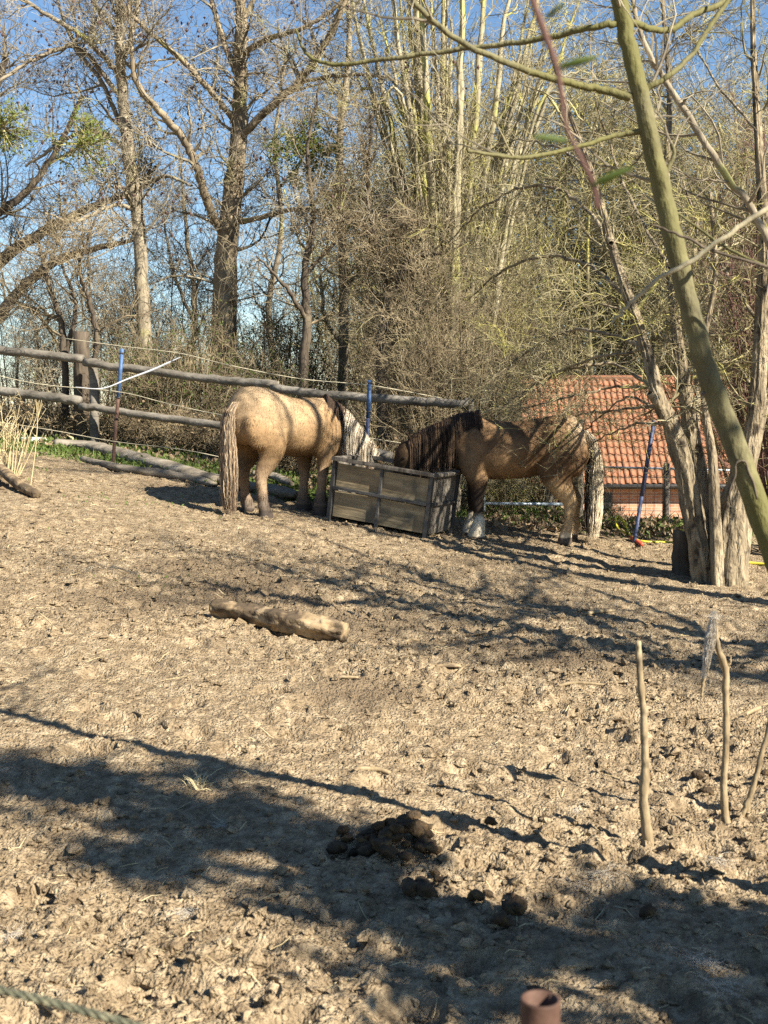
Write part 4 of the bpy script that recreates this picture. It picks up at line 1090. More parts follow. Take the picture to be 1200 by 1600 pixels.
def dung():
    def ball(s):
        V = ICO2_V * (1 + .25 * (vnoise(ICO2_V[:, 0] * 2.2 + rng.uniform(0, 50), ICO2_V[:, 1] * 2.2 + ICO2_V[:, 2] * 1.7)[:, None] - .5)) * np.array([1.15, .95, .62]) * s
        V = V * (1 + rng.normal(0, .13, (len(V), 1)))
        me = mesh_np('dung_ball', V, [ICO2_F], True); me.materials.append(M['dung']); return me
    meshes = [ball(.025) for _ in range(8)]
    def put(px, py, par, base, lift=0, s=1):
        g = gpt(px, py); z = float(gz(g[0], g[1])) + .020 * s + lift
        o = bpy.data.objects.new('dung_ball', meshes[int(rng.integers(8))]); COL.objects.link(o)
        o.parent = par; o.location = Vector((g[0], g[1], z)) - Vector(tuple(base)); o.rotation_euler = tuple(rng.uniform(-.5, .5, 2)) + (rng.uniform(0, 6),); s *= rng.uniform(.7, 1.2); o.scale = (s, s, s)
        return o
    def pile(label, spots):
        g = gpt(*spots[0][:2]); base = (float(g[0]), float(g[1]), float(g[2]))
        e = empty('dung_heap', base, label, 'dung', 'horse dung heaps')
        for px, py, lift, s in spots: put(px, py, e, base, lift, s)
    sp = []
    for i in range(46):
        a = rng.uniform(0, 6.28); r = math.sqrt(rng.random())
        lift = max(0, .05 * (1 - r)) * rng.random() * 1.5
        sp.append((622 + math.cos(a) * r * 62, 1337 + math.sin(a) * r * 26, lift, rng.uniform(.75, 1.15)))
    for i in range(9): sp.append((545 + rng.normal(0, 18), 1335 + rng.normal(0, 6), 0, rng.uniform(.7, 1.1)))
    pile('main heap of dark horse dung in the shadow stripe', sp)
    pile('small dung heap just below the main heap', [(650 + rng.normal(0, 20), 1402 + rng.normal(0, 13), 0, rng.uniform(.7, 1.1)) for _ in range(10)])
    pile('dark dung heap in shadow right of the main heap', [(x + rng.normal(0, 10), y + rng.normal(0, 6), 0, rng.uniform(.8, 1.3)) for x, y in [(740, 1425), (765, 1428), (790, 1470), (800, 1440), (805, 1455), (780, 1475), (755, 1420), (810, 1450)]])
    for px, py, s, lab in [(766, 1298, 1.1, 'single dung ball above the shadow edge'), (853, 1281, 1.0, 'single brown dung ball left of the straight stick'), (1090, 1215, 1.2, 'dung ball between the two upright sticks, upper one'),
                           (1104, 1236, 1.1, 'dung ball between the two upright sticks, lower one'), (1136, 1216, 1.0, 'dung ball just right of the forked stick'), (1010, 1208, .9, 'dung ball hidden behind the straight stick'),
                           (845, 1590, 1.2, 'dung ball beside the rusty pipe'), (1195, 1220, 1.1, 'dung ball at the right edge'), (1010, 1440, 1.0, 'dung ball in the sunlit mud below the straight stick'), (645, 1297, .9, 'lone dung ball above the main heap')]:
        o = put(px, py, None, (0, 0, 0), 0, s); tag(o, lab, 'dung', 'single dung balls')
dung()
def litter():
    # bark piece, pale sticks
    g = gpt(695, 1050, .015)
    beamP = [gpt(672, 1047, .02), gpt(695, 1047, .025), gpt(718, 1047, .02)]
    logmesh(beamP, [.03, .04, .025], 8, 'log', 'bark_piece', 'flat piece of bark lying behind the sticks, mid paddock', 'bark', flat=.3, rough=.25, n=16)
    for pts, r, lab in [([(710, 1060), (722, 1050), (732, 1045)], .007, 'small broken stick beside the bark piece'), ([(868, 1076), (900, 1075), (950, 1075)], .009, 'long pale stick on the mud left of the straight stick'),
                        ([(515, 1065), (540, 1066), (560, 1067)], .008, 'short pale stick on the mud below the log'), ([(912, 968), (935, 960), (962, 955)], .012, 'pale bark strip in the branch shadows'),
                        ([(1140, 1117), (1170, 1110), (1215, 1092)], .011, 'pale bowed stick at the right edge'), ([(600, 1012), (640, 1002), (660, 998)], .008, 'thin stick behind the rotten log'),
                        ([(555, 1215), (590, 1213), (610, 1216)], .010, 'pale stick at the edge of the big shadow'), ([(60, 1585), (75, 1590), (95, 1605)], .008, 'straw-coloured stick under the rope'),
                        ([(1010, 1395), (1017, 1385), (1018, 1378)], .008, 'small snapped twig sticking out of the mud')]:
        P = []
        for px, py in pts:
            q = gpt(px, py); q[2] = float(gz(q[0], q[1])) + r * .8; P.append(q)
        P[1][2] = max(P[1][2], (P[0][2] + P[2][2]) / 2)
        MB().tube(spline(np.array(P), 10), r * np.array([.7, .9, 1, 1, 1.05, 1, 1, .95, .85, .6]), 7).build('ground_stick', M['stick'], None, (0, 0, 0), True, label=lab, cat='stick')
    # straw and twig bits
    n = 420
    y = np.exp(rng.uniform(math.log(2.9), math.log(12.5), n)); x = rng.uniform(-1, 1, n) * (.34 * y + .2)
    a = rng.uniform(0, 6.28, n); L = rng.uniform(.03, .12, n) * (.6 + .06 * y)
    dx = np.cos(a) * L / 2; dy = np.sin(a) * L / 2
    def g3(x, y): return np.stack([x, y, gz(x, y) + .006], -1)
    P = np.stack([g3(x - dx, y - dy), g3(x, y) + [0, 0, .004], g3(x + dx, y + dy)], 1)
    V, Q = tubes(P, np.tile(np.array([.0012, .0016, .001]), (n, 1)) * (.6 + .08 * y)[:, None], 3)
    mb = MB(); mb.add(V, Q); mb.build('straw_litter', M['straw'], None, kind='stuff', label='bits of straw and twig scattered over the mud', cat='straw')
litter()

# ------------------------------------------------------------------ verge grass and dead leaves
def blades(x, y, h, name, mat_, label, cat='grass', lean=.5, w=.006):
    n = len(x); z = gz(x, y) - .005
    B = np.stack([x, y, z], -1); d = np.stack([rng.normal(0, lean, n), rng.normal(0, lean, n), np.ones(n)], -1); d = norm(d)
    sd = norm(np.cross(d, rand_unit(n))) * (w * rng.uniform(.6, 1.3, n))[:, None]
    H = h[:, None]
    V = np.stack([B - sd, B + sd, B + d * H * .6 + sd * .8 + [0, 0, 0], B + d * H * .6 - sd * .8, B + d * H + np.stack([d[:, 0], d[:, 1], -.2 * np.ones(n)], -1) * H * .3], 1)
    b = (np.arange(n) * 5)[:, None]
    link(name, mesh_np(name, V.reshape(-1, 3), [b + np.array([[0, 1, 2, 3]]), b + np.array([[3, 2, 4]])]), M[mat_], kind='stuff', label=label, cat=cat)
def verge():
    n = 62000
    x = rng.uniform(-5.5, 3.6, n); y = rng.uniform(11.8, 17.5, n)
    # grass edge follows the beam: from (-3.7, 13.4) to (-1, 12.6), then along behind trough
    edge = np.interp(x, [-6, -3.6, -2.6, -1.4, -.6, .4, 1.2, 2.0, 4], [13.9, 13.7, 13.3, 12.6, 12.3, 12.6, 12.5, 12.0, 11.9])
    dens = np.clip((y - edge) / .5, 0, 1) * np.clip(fbm(x * 1.7, y * 1.7, 3, 44) * 3.4 + .95, 0, 1) * np.clip((17.5 - y) / 1.5, 0, 1)
    dens *= np.where(x > 1.0, .35, 1)
    k = rng.random(n) < dens; x, y = x[k], y[k]
    blades(x, y, rng.uniform(.025, .09, len(x)), 'verge_grass', 'grass', 'short fresh green grass on the verge below the fence', w=.009)
    # small herb leaves mixed in
    m = 15000; x = rng.uniform(-5, 3.6, m); y = rng.uniform(12, 16, m)
    edge = np.interp(x, [-6, -3.6, -2.6, -1.4, -.6, .4, 1.2, 2.0, 4], [13.9, 13.7, 13.3, 12.6, 12.3, 12.6, 12.5, 12.0, 11.9])
    k = (rng.random(m) < np.clip((y - edge) / .4, 0, 1) * np.clip(fbm(x * 1.7, y * 1.7, 3, 44) * 4 + .5, 0, 1) * np.where(x > 1, .4, 1)); x, y = x[k], y[k]
    C = np.stack([x, y, gz(x, y) + rng.uniform(.01, .07, len(x))], -1)
    V, Fc = leaves(C, rng.uniform(.03, .06, len(x)), asp=.7)
    link('verge_herbs', mesh_np('verge_herbs', V, [Fc]), M['leaf'], kind='stuff', label='low green weeds among the verge grass', cat='weeds')
    # tiny sprouts on the left side of the paddock
    m = 5000; x = rng.uniform(-4.5, -.5, m); y = rng.uniform(7, 13.6, m)
    k = rng.random(m) < np.clip(fbm(x * 1.1, y * 1.1, 3, 61) * 5 - .75, 0, 1) * np.clip((-x - .8) / 1.5, 0, 1); x, y = x[k], y[k]
    if len(x): blades(x, y, rng.uniform(.015, .04, len(x)), 'sprouting_grass', 'grass', 'sparse grass sprouts in the mud at left', w=.006)
    # dead leaves under the dark pony and along the fence
    m = 9000; x = rng.uniform(.3, 3.4, m); y = rng.uniform(11.8, 15.5, m)
    k = rng.random(m) < np.clip(fbm(x * 1.4, y * 1.4, 3, 71) * 3 + .55, 0, 1) * np.clip((y - 12.0) / .4, 0, 1); x, y = x[k], y[k]
    x2 = rng.uniform(-5, .5, 4500); y2 = rng.uniform(13.2, 16.5, 4500); x = np.concatenate([x, x2]); y = np.concatenate([y, y2])
    k = y > np.interp(x, [-6, -3.6, -2.6, -1.4, .4, 5], [15, 14.7, 14.3, 13.6, 12.3, 11.5]); x, y = x[k], y[k]
    C = np.stack([x, y, gz(x, y) + rng.uniform(.0, .03, len(x))], -1)
    V, Fc = leaves(C, rng.uniform(.04, .085, len(x)), asp=.75)
    link('leaf_litter', mesh_np('leaf_litter', V, [Fc]), M['deadleaf'], kind='stuff', label='brown dead leaves under the fence and around the gate', cat='leaves')
    # far meadow strip: dry grass behind the fence
    m = 14000; x = rng.uniform(-9, 12, m); y = rng.uniform(15.5, 33, m)
    blades(x, y, rng.uniform(.06, .22, m), 'rough_grass', 'straw', 'dry rough grass on the slope beyond the fence', w=.012)
verge()
# a tuft of straw in the shadow
g = gpt(312, 1240); xx = g[0] + rng.normal(0, .025, 60); yy = g[1] + rng.normal(0, .025, 60)
blades(xx, yy, rng.uniform(.03, .09, 60), 'straw_tuft', 'straw', 'small tuft of dry straw at the edge of the big shadow', 'straw', .9, .002)

# ================================================================== TROUGH
def trough():
    fl = ground_at(512, 810); fl = np.array([(512 - 600) / F * 11.75, 11.75, 0]); fr = np.array([(664 - 600) / F * 11.3, 11.3, 0])
    for p in (fl, fr): p[2] = float(terr(p[0], p[1]))
    ax = fr - fl; W = np.linalg.norm(ax); ux = ax / W
    yaw = math.atan2(ux[1], ux[0])
    uy = np.array([-math.sin(yaw), math.cos(yaw), 0]); uz = np.cross(ux, uy)
    D_, H = .58, .55
    e = empty('feed_trough', fl, 'square plywood and iron feed trough both ponies eat from', 'trough')
    e.matrix_world = Matrix(((ux[0], uy[0], uz[0], fl[0]), (ux[1], uy[1], uz[1], fl[1]), (ux[2], uy[2], uz[2], fl[2]), (0, 0, 0, 1)))
    def B(name, c, sz, m, jit=0): return MB().box(c, sz, jit=jit).build(name, M[m], e)
    pw = (W - .06) / 2
    for i in range(2):
        for j in range(2):
            B('front_panel', (.03 + pw * (i + .5), .022, .02 + (H - .05) * (.25 + .5 * j)), (pw - .012, .014, (H - .05) / 2 - .012), 'ply', .002)
            B('back_panel', (.03 + pw * (i + .5), D_ - .02, .02 + (H - .05) * (.25 + .5 * j)), (pw - .012, .014, (H - .05) / 2 - .012), 'ply', .002)
    for x in (0.0, W):
        nb = 5
        for i in range(nb):
            wv = (D_ - .06) / nb
            B('end_board', (x + (.018 if x == 0 else -.018), .03 + wv * (i + .5), H / 2), (.018, wv - .006, H - .04), 'plank', .002)
    t = .032
    for x in (0.004, W - .004):
        for y in (0.004, D_ - .004): B('corner_post', (x, y, H / 2 - .02), (t, t, H + .02), 'iron')
    B('centre_post', (W / 2, .004, H / 2 - .01), (t * .8, .026, H - .02), 'iron')
    for y in (0.0, D_):
        B('middle_rail', (W / 2, y + (-.006 if y == 0 else .006), H * .53), (W - .05, .024, .024), 'iron')
        B('top_rail', (W / 2, y, H + .008), (W + .04, .052, .034), 'plank', .003)
    for x in (0.0, W):
        B('middle_rail', (x + (-.008 if x == 0 else .008), D_ / 2, H * .53), (.024, D_ - .05, .024), 'iron')
        B('top_rail', (x, D_ / 2, H + .004), (.05, D_ - .05, .034), 'plank', .003)
    B('floor', (W / 2, D_ / 2, .05), (W - .05, D_ - .05, .02), 'plank')
    # hay inside
    n = 900; c = np.stack([rng.uniform(.06, W - .06, n), rng.uniform(.06, D_ - .06, n), .08 + .12 * rng.random(n)], -1); v = rand_unit(n); v[:, 2] *= .3
    P = np.stack([c - v * .06, c + rng.normal(0, .01, (n, 3)), c + v * .06], 1)
    P[..., 0] = np.clip(P[..., 0], .04, W - .04); P[..., 1] = np.clip(P[..., 1], .04, D_ - .04); P[..., 2] = np.clip(P[..., 2], .062, .5)
    V, Q = tubes(P, np.full((n, 3), .002), 3)
    w = e.matrix_world; A = np.array(w.to_3x3()); V = V @ A.T + np.array(w.translation)
    link('hay', mesh_np('hay', V, [Q]), M['hay'], kind='stuff', label='loose hay lying inside the feed trough', cat='hay')
trough()

# ================================================================== PONIES
def loft(mb, C, hw, hh, upref, k=22, n=None, sq=1.0):
    """elliptical sections along C, closed ends"""
    n = n or 5 * len(C)
    s = spline(np.column_stack([np.array(C, float), hw, hh]), n)
    p, a, b = s[:, :3], np.maximum(s[:, 3], .006), np.maximum(s[:, 4], .006)
    T = norm(np.gradient(p, axis=0)); up = np.broadcast_to(np.array(upref, float), T.shape)
    sd = norm(np.cross(up, T)); U = np.cross(T, sd)
    an = np.arange(k) * 2 * math.pi / k
    V = p[:, None] + np.cos(an)[None, :, None] * a[:, None, None] * sd[:, None] + np.sin(an)[None, :, None] * b[:, None, None] * U[:, None]
    V = V.reshape(-1, 3); nn = len(V)
    m = np.arange(n - 1)[:, None]; j = np.arange(k)[None]; j2 = (j + 1) % k
    Q = np.stack([m * k + j, m * k + j2, (m + 1) * k + j2, (m + 1) * k + j], -1).reshape(-1, 4)
    V = np.vstack([V, p[:1], p[-1:]]); j = np.arange(k); j2 = (j + 1) % k
    mb.add(V, Q, np.vstack([np.stack([np.full(k, nn), j2, j], -1), np.stack([np.full(k, nn + 1), nn - k + j, nn - k + j2], -1)]))
    return p, U, a, b

def pony(label, loc, yaw, side, sc, neck, head, fore, hind, coat, mane_col, tail_col, mane_len, tail_len, ears, tilt=0, tailw=1.0):
    zb = float(terr(*loc))
    e = empty('pony', (loc[0], loc[1], zb), label, 'pony', None, yaw)
    cy, sy = math.cos(yaw), math.sin(yaw)
    mb = MB()
    T = np.array([  # x, cz, hw, hh
        [-.665, .93, .05, .09], [-.62, .92, .16, .20], [-.53, .91, .235, .265], [-.40, .905, .27, .295], [-.25, .88, .28, .295], [-.08, .845, .295, .305],
        [.10, .825, .30, .312], [.25, .835, .285, .312], [.38, .865, .25, .305], [.50, .865, .205, .27], [.60, .85, .15, .21], [.665, .84, .06, .10]])
    T[3:10, 1] += .028; T[3:10, 3] -= .03
    T[:, 1] -= tilt * np.clip(T[:, 0] + .45, 0, 2)
    loft(mb, np.column_stack([T[:, 0], np.zeros(len(T)), T[:, 1]]) * sc, T[:, 2] * sc, T[:, 3] * sc, (0, 0, 1), 28)
    neck = np.array(neck, float); head = np.array(head, float)
    npth, nU, na, nb = loft(mb, neck[:, :3] * sc, neck[:, 3] * sc, neck[:, 4] * sc, (.3, 0, 1) if True else 0, 22)
    loft(mb, head[:, :3] * sc, head[:, 3] * sc, head[:, 4] * sc, (1, 0, .3), 20)
    for c0, c1, c2 in ears:
        loft(mb, np.array([c0, c1, c2]) * sc, np.array([.026, .03, .006]) * sc, np.array([.014, .016, .006]) * sc, (1, .1, .2), 10)
    def leg(pts, sgn):
        L = np.array(pts, float); L[:, 1] *= sgn
        fx, fy = L[-1, 0] * sc, L[-1, 1] * sc
        wx = loc[0] + cy * fx - sy * fy; wy = loc[1] + sy * fx + cy * fy
        dz = float(gz(wx, wy)) - zb - .012
        P = L[:, :3] * sc; P[:, 2] += dz * np.clip(1 - L[:, 2] / .75, 0, 1)
        loft(mb, P, L[:, 3] * sc, L[:, 4] * sc, (1, 0, .0), 16, 7 * len(L))
        return P[-1]
    for s_, dx in ((1, fore[0]), (-1, fore[1])):   # dx shifts the foot fore-aft
        leg([(.44, .13, .86, .10, .15), (.43, .155, .72, .095, .14), (.40 + dx * .3, .155, .58, .08, .10), (.40 + dx * .6, .15, .46, .06, .07), (.41 + dx * .8, .145, .36, .052, .058), (.405 + dx * .9, .145, .25, .043, .048), (.40 + dx, .145, .17, .052, .062), (.41 + dx, .145, .10, .068, .078), (.42 + dx, .145, .05, .072, .084), (.43 + dx, .145, 0, .07, .084)], s_)
    for s_, dx in ((1, hind[0]), (-1, hind[1])):
        leg([(-.46, .13, .95, .13, .19), (-.43, .17, .80, .13, .22), (-.37 + dx * .2, .175, .66, .112, .185), (-.41 + dx * .5, .165, .53, .08, .118), (-.50 + dx * .8, .155, .42, .058, .078), (-.515 + dx * .9, .15, .36, .052, .064), (-.50 + dx, .15, .24, .044, .050), (-.495 + dx, .15, .15, .048, .056), (-.475 + dx, .15, .09, .058, .066), (-.465 + dx, .15, .045, .062, .070), (-.46 + dx, .15, 0, .062, .076)], s_)
    me0 = mb.mesh('pony_raw')
    tmp = bpy.data.objects.new('pony_raw', me0); COL.objects.link(tmp)
    rm = tmp.modifiers.new('r', 'REMESH'); rm.mode = 'VOXEL'; rm.voxel_size = .0165
    sm = tmp.modifiers.new('s', 'SMOOTH'); sm.factor = .5; sm.iterations = 9
    dg = bpy.context.evaluated_depsgraph_get(); ev = tmp.evaluated_get(dg)
    me = bpy.data.meshes.new_from_object(ev)
    bpy.data.objects.remove(tmp); bpy.data.meshes.remove(me0)
    n = len(me.vertices); V = np.zeros(n * 3, np.float32); me.vertices.foreach_get('co', V); V = V.reshape(-1, 3)
    Nn = np.zeros(n * 3, np.float32); me.vertices.foreach_get('normal', Nn); Nn = Nn.reshape(-1, 3)
    V = V + Nn * (0.02 * fbm(V[:, 0] * 8 + V[:, 1] * 4, V[:, 2] * 9, 3, 12) + .006 * fbm(V[:, 0] * 30 + V[:, 1] * 13, V[:, 2] * 22, 2, 14))[:, None]
    me.vertices.foreach_set('co', V.ravel())
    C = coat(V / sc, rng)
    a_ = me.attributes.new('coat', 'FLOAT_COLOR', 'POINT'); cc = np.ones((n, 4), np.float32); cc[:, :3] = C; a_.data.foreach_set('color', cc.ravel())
    me.polygons.foreach_set('use_smooth', np.ones(len(me.polygons), bool))
    me.name = 'body'; me.update()
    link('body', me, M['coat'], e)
    # shaggy coat: short tapering hairs lying back and down
    m = 24000
    idx = rng.integers(0, n, m); p = V[idx]; nn = Nn[idx]
    k = p[:, 2] > .10 * sc; idx, p, nn = idx[k], p[k], nn[k]; m = len(p)
    fl = np.stack([np.full(m, -.55), np.zeros(m), np.full(m, -.8)], -1)
    low = p[:, 2] < .5 * sc; fl[low] = np.array([-.15, 0, -1.0])
    fl = fl + rng.normal(0, .35, (m, 3)); fl = norm(fl - nn * (fl * nn).sum(1, keepdims=True))
    L = rng.uniform(.02, .046, m) * np.where(p[:, 2] < .28 * sc, 1.5, 1.0)
    sd = norm(np.cross(fl, nn)) * rng.uniform(.0016, .0034, m)[:, None]
    base = p - nn * .002; tip = p + fl * L[:, None] + nn * (L * rng.uniform(.06, .22, m))[:, None]
    VV = np.stack([base - sd, base + sd, tip], 1).reshape(-1, 3)
    col = np.repeat(C[idx] * rng.uniform(.75, 1.3, (m, 1)), 3, axis=0)
    link('coat_hair', mesh_np('coat_hair', VV, [np.arange(m * 3).reshape(-1, 3)], False, np.clip(col, 0, 1)), M['fur'], e, kind='stuff')
    def locks(name, P, R0, col):
        N_, Mn, _ = P.shape
        rad = R0[:, None] * np.interp(np.linspace(0, 1, Mn), [0, .25, .7, 1], [.8, 1, .8, .25])[None]
        Vt, Q = tubes(P, rad, 3)
        cc = np.repeat(col, Mn * 3, axis=0)
        link(name, mesh_np(name, Vt, [Q], True, np.clip(cc, 0, 1)), M['fur'], e, kind='stuff')
    # mane
    crest_p = npth + nU * nb[:, None] * .96
    nl = 3400; t = rng.random(nl) ** 1.0
    f = t * (len(npth) - 1); i = np.minimum(f.astype(int), len(npth) - 2); fr = (f - i)[:, None]
    lerp = lambda A: A[i] * (1 - fr) + A[i + 1] * fr
    cp = lerp(crest_p); ce = lerp(npth); up = lerp(nU); ha = (lerp(na[:, None]))[:, 0]; hb = (lerp(nb[:, None]))[:, 0]
    T_ = norm(lerp(np.gradient(npth, axis=0)))
    sgn = np.where(rng.random(nl) < .78, side, -side)[:, None]
    sdv = norm(np.cross(up, T_)) ; sdv = sdv * np.where((sdv[:, 1:2] * sgn) > 0, 1, -1)
    LL = rng.uniform(mane_len[0], mane_len[1], nl) * sc
    Mn = 6; P = np.zeros((nl, Mn, 3)); P[:, 0] = cp + rng.normal(0, .008, (nl, 3)); jit = rng.normal(0, .05, (nl, 3)) + .55 * (np.stack([vnoise(t * 26, t * 0 + q, 40 + q) for q in range(3)], -1) - .5) * np.array([1, .6, .4]); lay = rng.uniform(.004, .035, nl)
    # follow the elliptical neck outline downward, then hang free
    s_tot = LL
    for j in range(1, Mn):
        s_ = s_tot * j / (Mn - 1)
        th = np.minimum(s_ / np.maximum((ha + hb) * .5, .05) * .95, 1.15)
        on = ce + up * (np.cos(th) * (hb + lay))[:, None] + sdv * (np.sin(th) * (ha + lay))[:, None]
        extra = np.maximum(s_ - 1.15 / .95 * (ha + hb) * .5, 0)
        q = on + np.array([0, 0, -1.]) * extra[:, None]
        q = q + jit * (s_ * .35)[:, None] + np.array([0, 0, -.18]) * (s_ * j / Mn)[:, None]
        P[:, j] = q
    locks('mane', P, rng.uniform(.0013, .003, nl), mane_col(t, sgn[:, 0] == side, rng))
    # forelock tuft / tail
    nt = 1300; th = rng.uniform(0, 6.28, nt); rr = np.sqrt(rng.random(nt))
    P = np.zeros((nt, 11, 3)); dock = np.array([-.655, 0, 1.045]) * sc
    LL = rng.uniform(.62, 1.0, nt) ** .7 * tail_len * sc; s0 = rng.random(nt) ** 1.5 * .22
    for j in range(11):
        u = j / 10
        z = dock[2] - s0 * sc - u * LL * (1 - s0 * .6); 
        wdt = np.interp(u, [0, .12, .45, .8, 1], [.03, .06, .10, .105, .075]) * sc * tailw * rng.uniform(.9, 1.1, nt)
        xb = dock[0] - np.interp(u, [0, .1, .3, 1], [-.02, .045, .075, .055]) * sc - .02 * s0
        P[:, j] = np.stack([xb + np.cos(th) * rr * wdt * .8, np.sin(th) * rr * wdt, np.maximum(z, .02)], -1) + rng.normal(0, .004, (nt, 3))
    ph = rng.uniform(0, 6.28, (nt, 1)); P[:, :, 1] += .012 * np.sin(np.linspace(0, 5, 11)[None] + ph); 
    locks('tail', P, rng.uniform(.002, .005, nt), tail_col(th, rr, rng))
    # eyes on the head
    hm = head[2, :3] * sc
    for s_ in (1, -1):
        MB().add(ICO2_V * .018 * sc + hm + np.array([.02, s_ * head[2, 3] * .93 * sc / sc * sc, .02]), ICO2_F).build('eye', M['eye'], e, (0, 0, 0), True)
    return e
def mixc(a, b, t): t = np.clip(t, 0, 1)[:, None]; return np.array(a) * (1 - t) + np.array(b) * t
def golden_coat(V, rng):
    x, y, z = V.T
    nz = fbm(x * 3 + y * 2, z * 3, 3, 21)
    C = mixc((.265, .168, .084), (.37, .265, .155), (z - .85) * 2.2 + nz * 2.4 + .3 * (x > -.2))
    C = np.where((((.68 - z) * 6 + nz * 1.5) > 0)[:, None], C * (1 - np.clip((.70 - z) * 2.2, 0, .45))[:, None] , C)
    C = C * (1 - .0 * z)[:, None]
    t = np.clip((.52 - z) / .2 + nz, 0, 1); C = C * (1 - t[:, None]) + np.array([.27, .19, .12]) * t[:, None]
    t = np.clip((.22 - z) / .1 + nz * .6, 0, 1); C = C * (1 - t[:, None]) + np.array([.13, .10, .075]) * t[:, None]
    t = (z < .05)[:, None]; return np.where(t, np.array([.07, .055, .045]), C)
def dark_coat(V, rng):
    x, y, z = V.T
    nz = fbm(x * 3.2 + y * 2, z * 3.2, 4, 23)
    C = mixc((.105, .06, .029), (.26, .16, .08), nz * 2.6 + .45)
    t = np.clip((x - .42) * 3 + nz, 0, 1) * np.clip((z - .3) * 4, 0, 1); C = C * (1 - .72 * t[:, None])          # darker neck and head
    t = np.clip((-.42 - x) * 6, 0, 1) * np.clip((z - .9) * 7, 0, 1); C = C * (1 - t[:, None]) + np.array([.46, .36, .24]) * t[:, None]   # pale tail head
    hindleg = (x < -.1); t = np.clip((.62 - z) * 5 + nz, 0, 1) * hindleg; C = C * (1 - t[:, None]) + np.array([.42, .29, .155]) * t[:, None]
    foreleg = (x > .15) & (x < .7)
    t = np.clip((.60 - z) * 9 + nz, 0, 1) * foreleg; C = C * (1 - t[:, None]) + np.array([.035, .024, .017]) * t[:, None]
    t = np.clip((.27 - z) * 18 + nz * 2, 0, 1) * foreleg; C = C * (1 - t[:, None]) + np.array([.66, .58, .44]) * t[:, None]
    t = np.clip((.10 - z) * 18, 0, 1) * hindleg; C = C * (1 - t[:, None]) + np.array([.55, .45, .31]) * t[:, None]
    return np.where((z < .03)[:, None], np.array([.09, .07, .055]), C)
def golden_mane(t, near, rng):
    n = len(t); u = rng.random(n)
    dark = np.array([.07, .045, .03]); mid = np.array([.34, .26, .17]); pale = np.array([.72, .64, .50])
    f = np.clip((t - .16) * 3.5, 0, 1)
    C = np.where((u < .16 + .84 * (1 - f))[:, None], dark, np.where((u < .45)[:, None], mid, pale))
    C = np.where((~near & (t > .2))[:, None], pale, C)
    return C * rng.uniform(.75, 1.2, (n, 1))
def golden_tail(th, rr, rng):
    n = len(th); u = rng.random(n)
    C = np.where((u < .25)[:, None], np.array([.12, .085, .06]), np.where((u < .75)[:, None], np.array([.26, .185, .12]), np.array([.42, .33, .22])))
    return C * rng.uniform(.75, 1.2, (n, 1))
def dark_mane(t, near, rng):
    n = len(t); u = rng.random(n)
    C = np.where((u < .62)[:, None], np.array([.035, .022, .015]), np.where((u < .86)[:, None], np.array([.075, .046, .028]), np.array([.17, .11, .062])))
    return C * rng.uniform(.75, 1.25, (n, 1))
def dark_tail(th, rr, rng):
    n = len(th); u = rng.random(n)
    fwd = np.cos(th) * rr                     # towards the legs: darker strands
    C = np.where((fwd + rng.normal(0, .22, n) > .62)[:, None], np.array([.05, .035, .025]), np.array([.66, .56, .40]))
    C = np.where((u < .12)[:, None], np.array([.25, .18, .11]), C)
    return C * rng.uniform(.75, 1.15, (n, 1))

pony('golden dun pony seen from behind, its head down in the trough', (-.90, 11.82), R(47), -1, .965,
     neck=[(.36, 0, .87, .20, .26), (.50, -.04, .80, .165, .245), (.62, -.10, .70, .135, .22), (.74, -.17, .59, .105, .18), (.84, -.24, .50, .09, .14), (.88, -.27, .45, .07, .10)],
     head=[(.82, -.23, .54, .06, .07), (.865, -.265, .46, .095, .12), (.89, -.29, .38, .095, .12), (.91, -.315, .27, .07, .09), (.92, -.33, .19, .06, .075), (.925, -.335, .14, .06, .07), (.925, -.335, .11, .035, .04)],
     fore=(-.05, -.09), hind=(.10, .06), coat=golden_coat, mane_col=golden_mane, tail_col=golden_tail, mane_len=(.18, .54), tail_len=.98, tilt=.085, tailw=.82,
     ears=[((.86, -.17, .56), (.90, -.16, .60), (.95, -.15, .64)), ((.86, -.31, .56), (.90, -.33, .60), (.95, -.35, .63))])
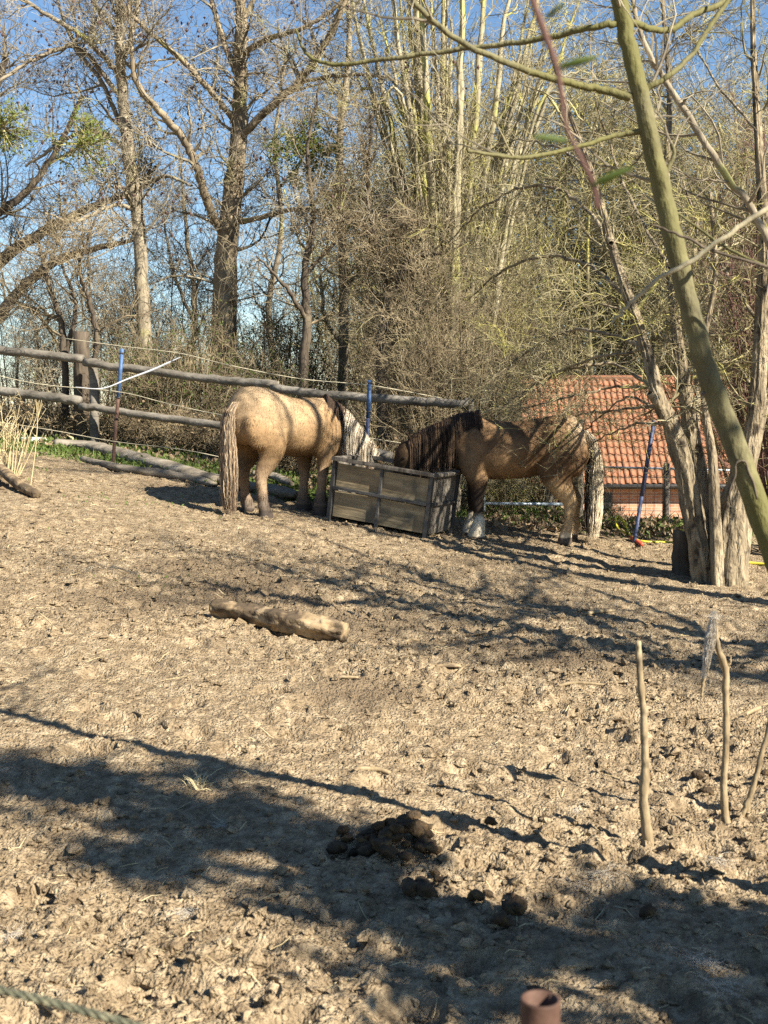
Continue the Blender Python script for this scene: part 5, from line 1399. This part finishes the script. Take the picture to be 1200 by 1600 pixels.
pony('dark brown pony with cream tail and white socks eating from the right', (1.24, 11.78), R(176), 1, .955,
     neck=[(.34, 0, .95, .19, .27), (.50, 0, .93, .155, .265), (.66, 0, .905, .125, .235), (.82, 0, .885, .10, .19), (.95, 0, .865, .088, .15), (1.03, 0, .84, .075, .11)],
     head=[(1.00, 0, .92, .06, .07), (1.05, 0, .85, .095, .125), (1.085, 0, .76, .098, .128), (1.12, 0, .64, .072, .098), (1.15, 0, .54, .06, .08), (1.165, 0, .48, .062, .076), (1.17, 0, .44, .04, .045)],
     fore=(-.02, .04), hind=(.03, -.05), coat=dark_coat, mane_col=dark_mane, tail_col=dark_tail, mane_len=(.16, .50), tail_len=1.0,
     ears=[((1.03, .065, .95), (1.06, .085, 1.0), (1.10, .10, 1.05)), ((1.03, -.065, .95), (1.06, -.085, 1.0), (1.10, -.10, 1.05))])

# ================================================================== FOREGROUND PIPE AND ROPE
def foreground():
    d = 1.5; x = (844.5 - 600) / F * d * 1.0
    top = at(844.5, 1560, d); r = 32.5 / F * d
    b = np.array([top[0], d, float(terr(top[0], d)) - .2])
    e = empty('steel_pipe', b, 'rusty steel pipe post end at the bottom edge', 'pipe')
    k = 28; an = np.arange(k) * 2 * math.pi / k; ring = np.stack([np.cos(an), np.sin(an), 0 * an], -1)
    ri = r * .86
    V = np.vstack([ring * r + b, ring * r + top - [0, 0, .003], ring * (r * .985) + top, ring * ri + top, ring * ri + top - [0, 0, .3]])
    j = np.arange(k); j2 = (j + 1) % k; Q = []
    for i in range(4): Q.append(np.stack([i * k + j, i * k + j2, (i + 1) * k + j2, (i + 1) * k + j], -1))
    mb = MB(); mb.add(V, np.vstack(Q)); mb.build('tube', M['rust'], e, b, True)
    # rope: three twisted strands
    c = np.array([at(-260, 1500, 1.55), at(-60, 1534, 1.52), at(40, 1556, 1.5), at(120, 1577, 1.49), at(220, 1606, 1.48), at(420, 1680, 1.47), at(640, 1740, 1.47), at(815, 1760, 1.48)])
    P = spline(c, 260); T = norm(np.gradient(P, axis=0)); U = norm(np.cross(T, [0, 0, 1.])); W = np.cross(T, U)
    L = np.concatenate([[0], np.cumsum(np.linalg.norm(np.diff(P, axis=0), axis=1))])
    e = empty('rope', P[0], 'twisted green-grey rope sagging across the lower left corner', 'rope')
    for s_ in range(3):
        a = L * 2 * math.pi / .045 + s_ * 2.094
        q = P + .0028 * (np.cos(a)[:, None] * U + np.sin(a)[:, None] * W)
        MB().tube(q, .0029, 7).build('strand', M['rope'], e, P[0], True)
foreground()
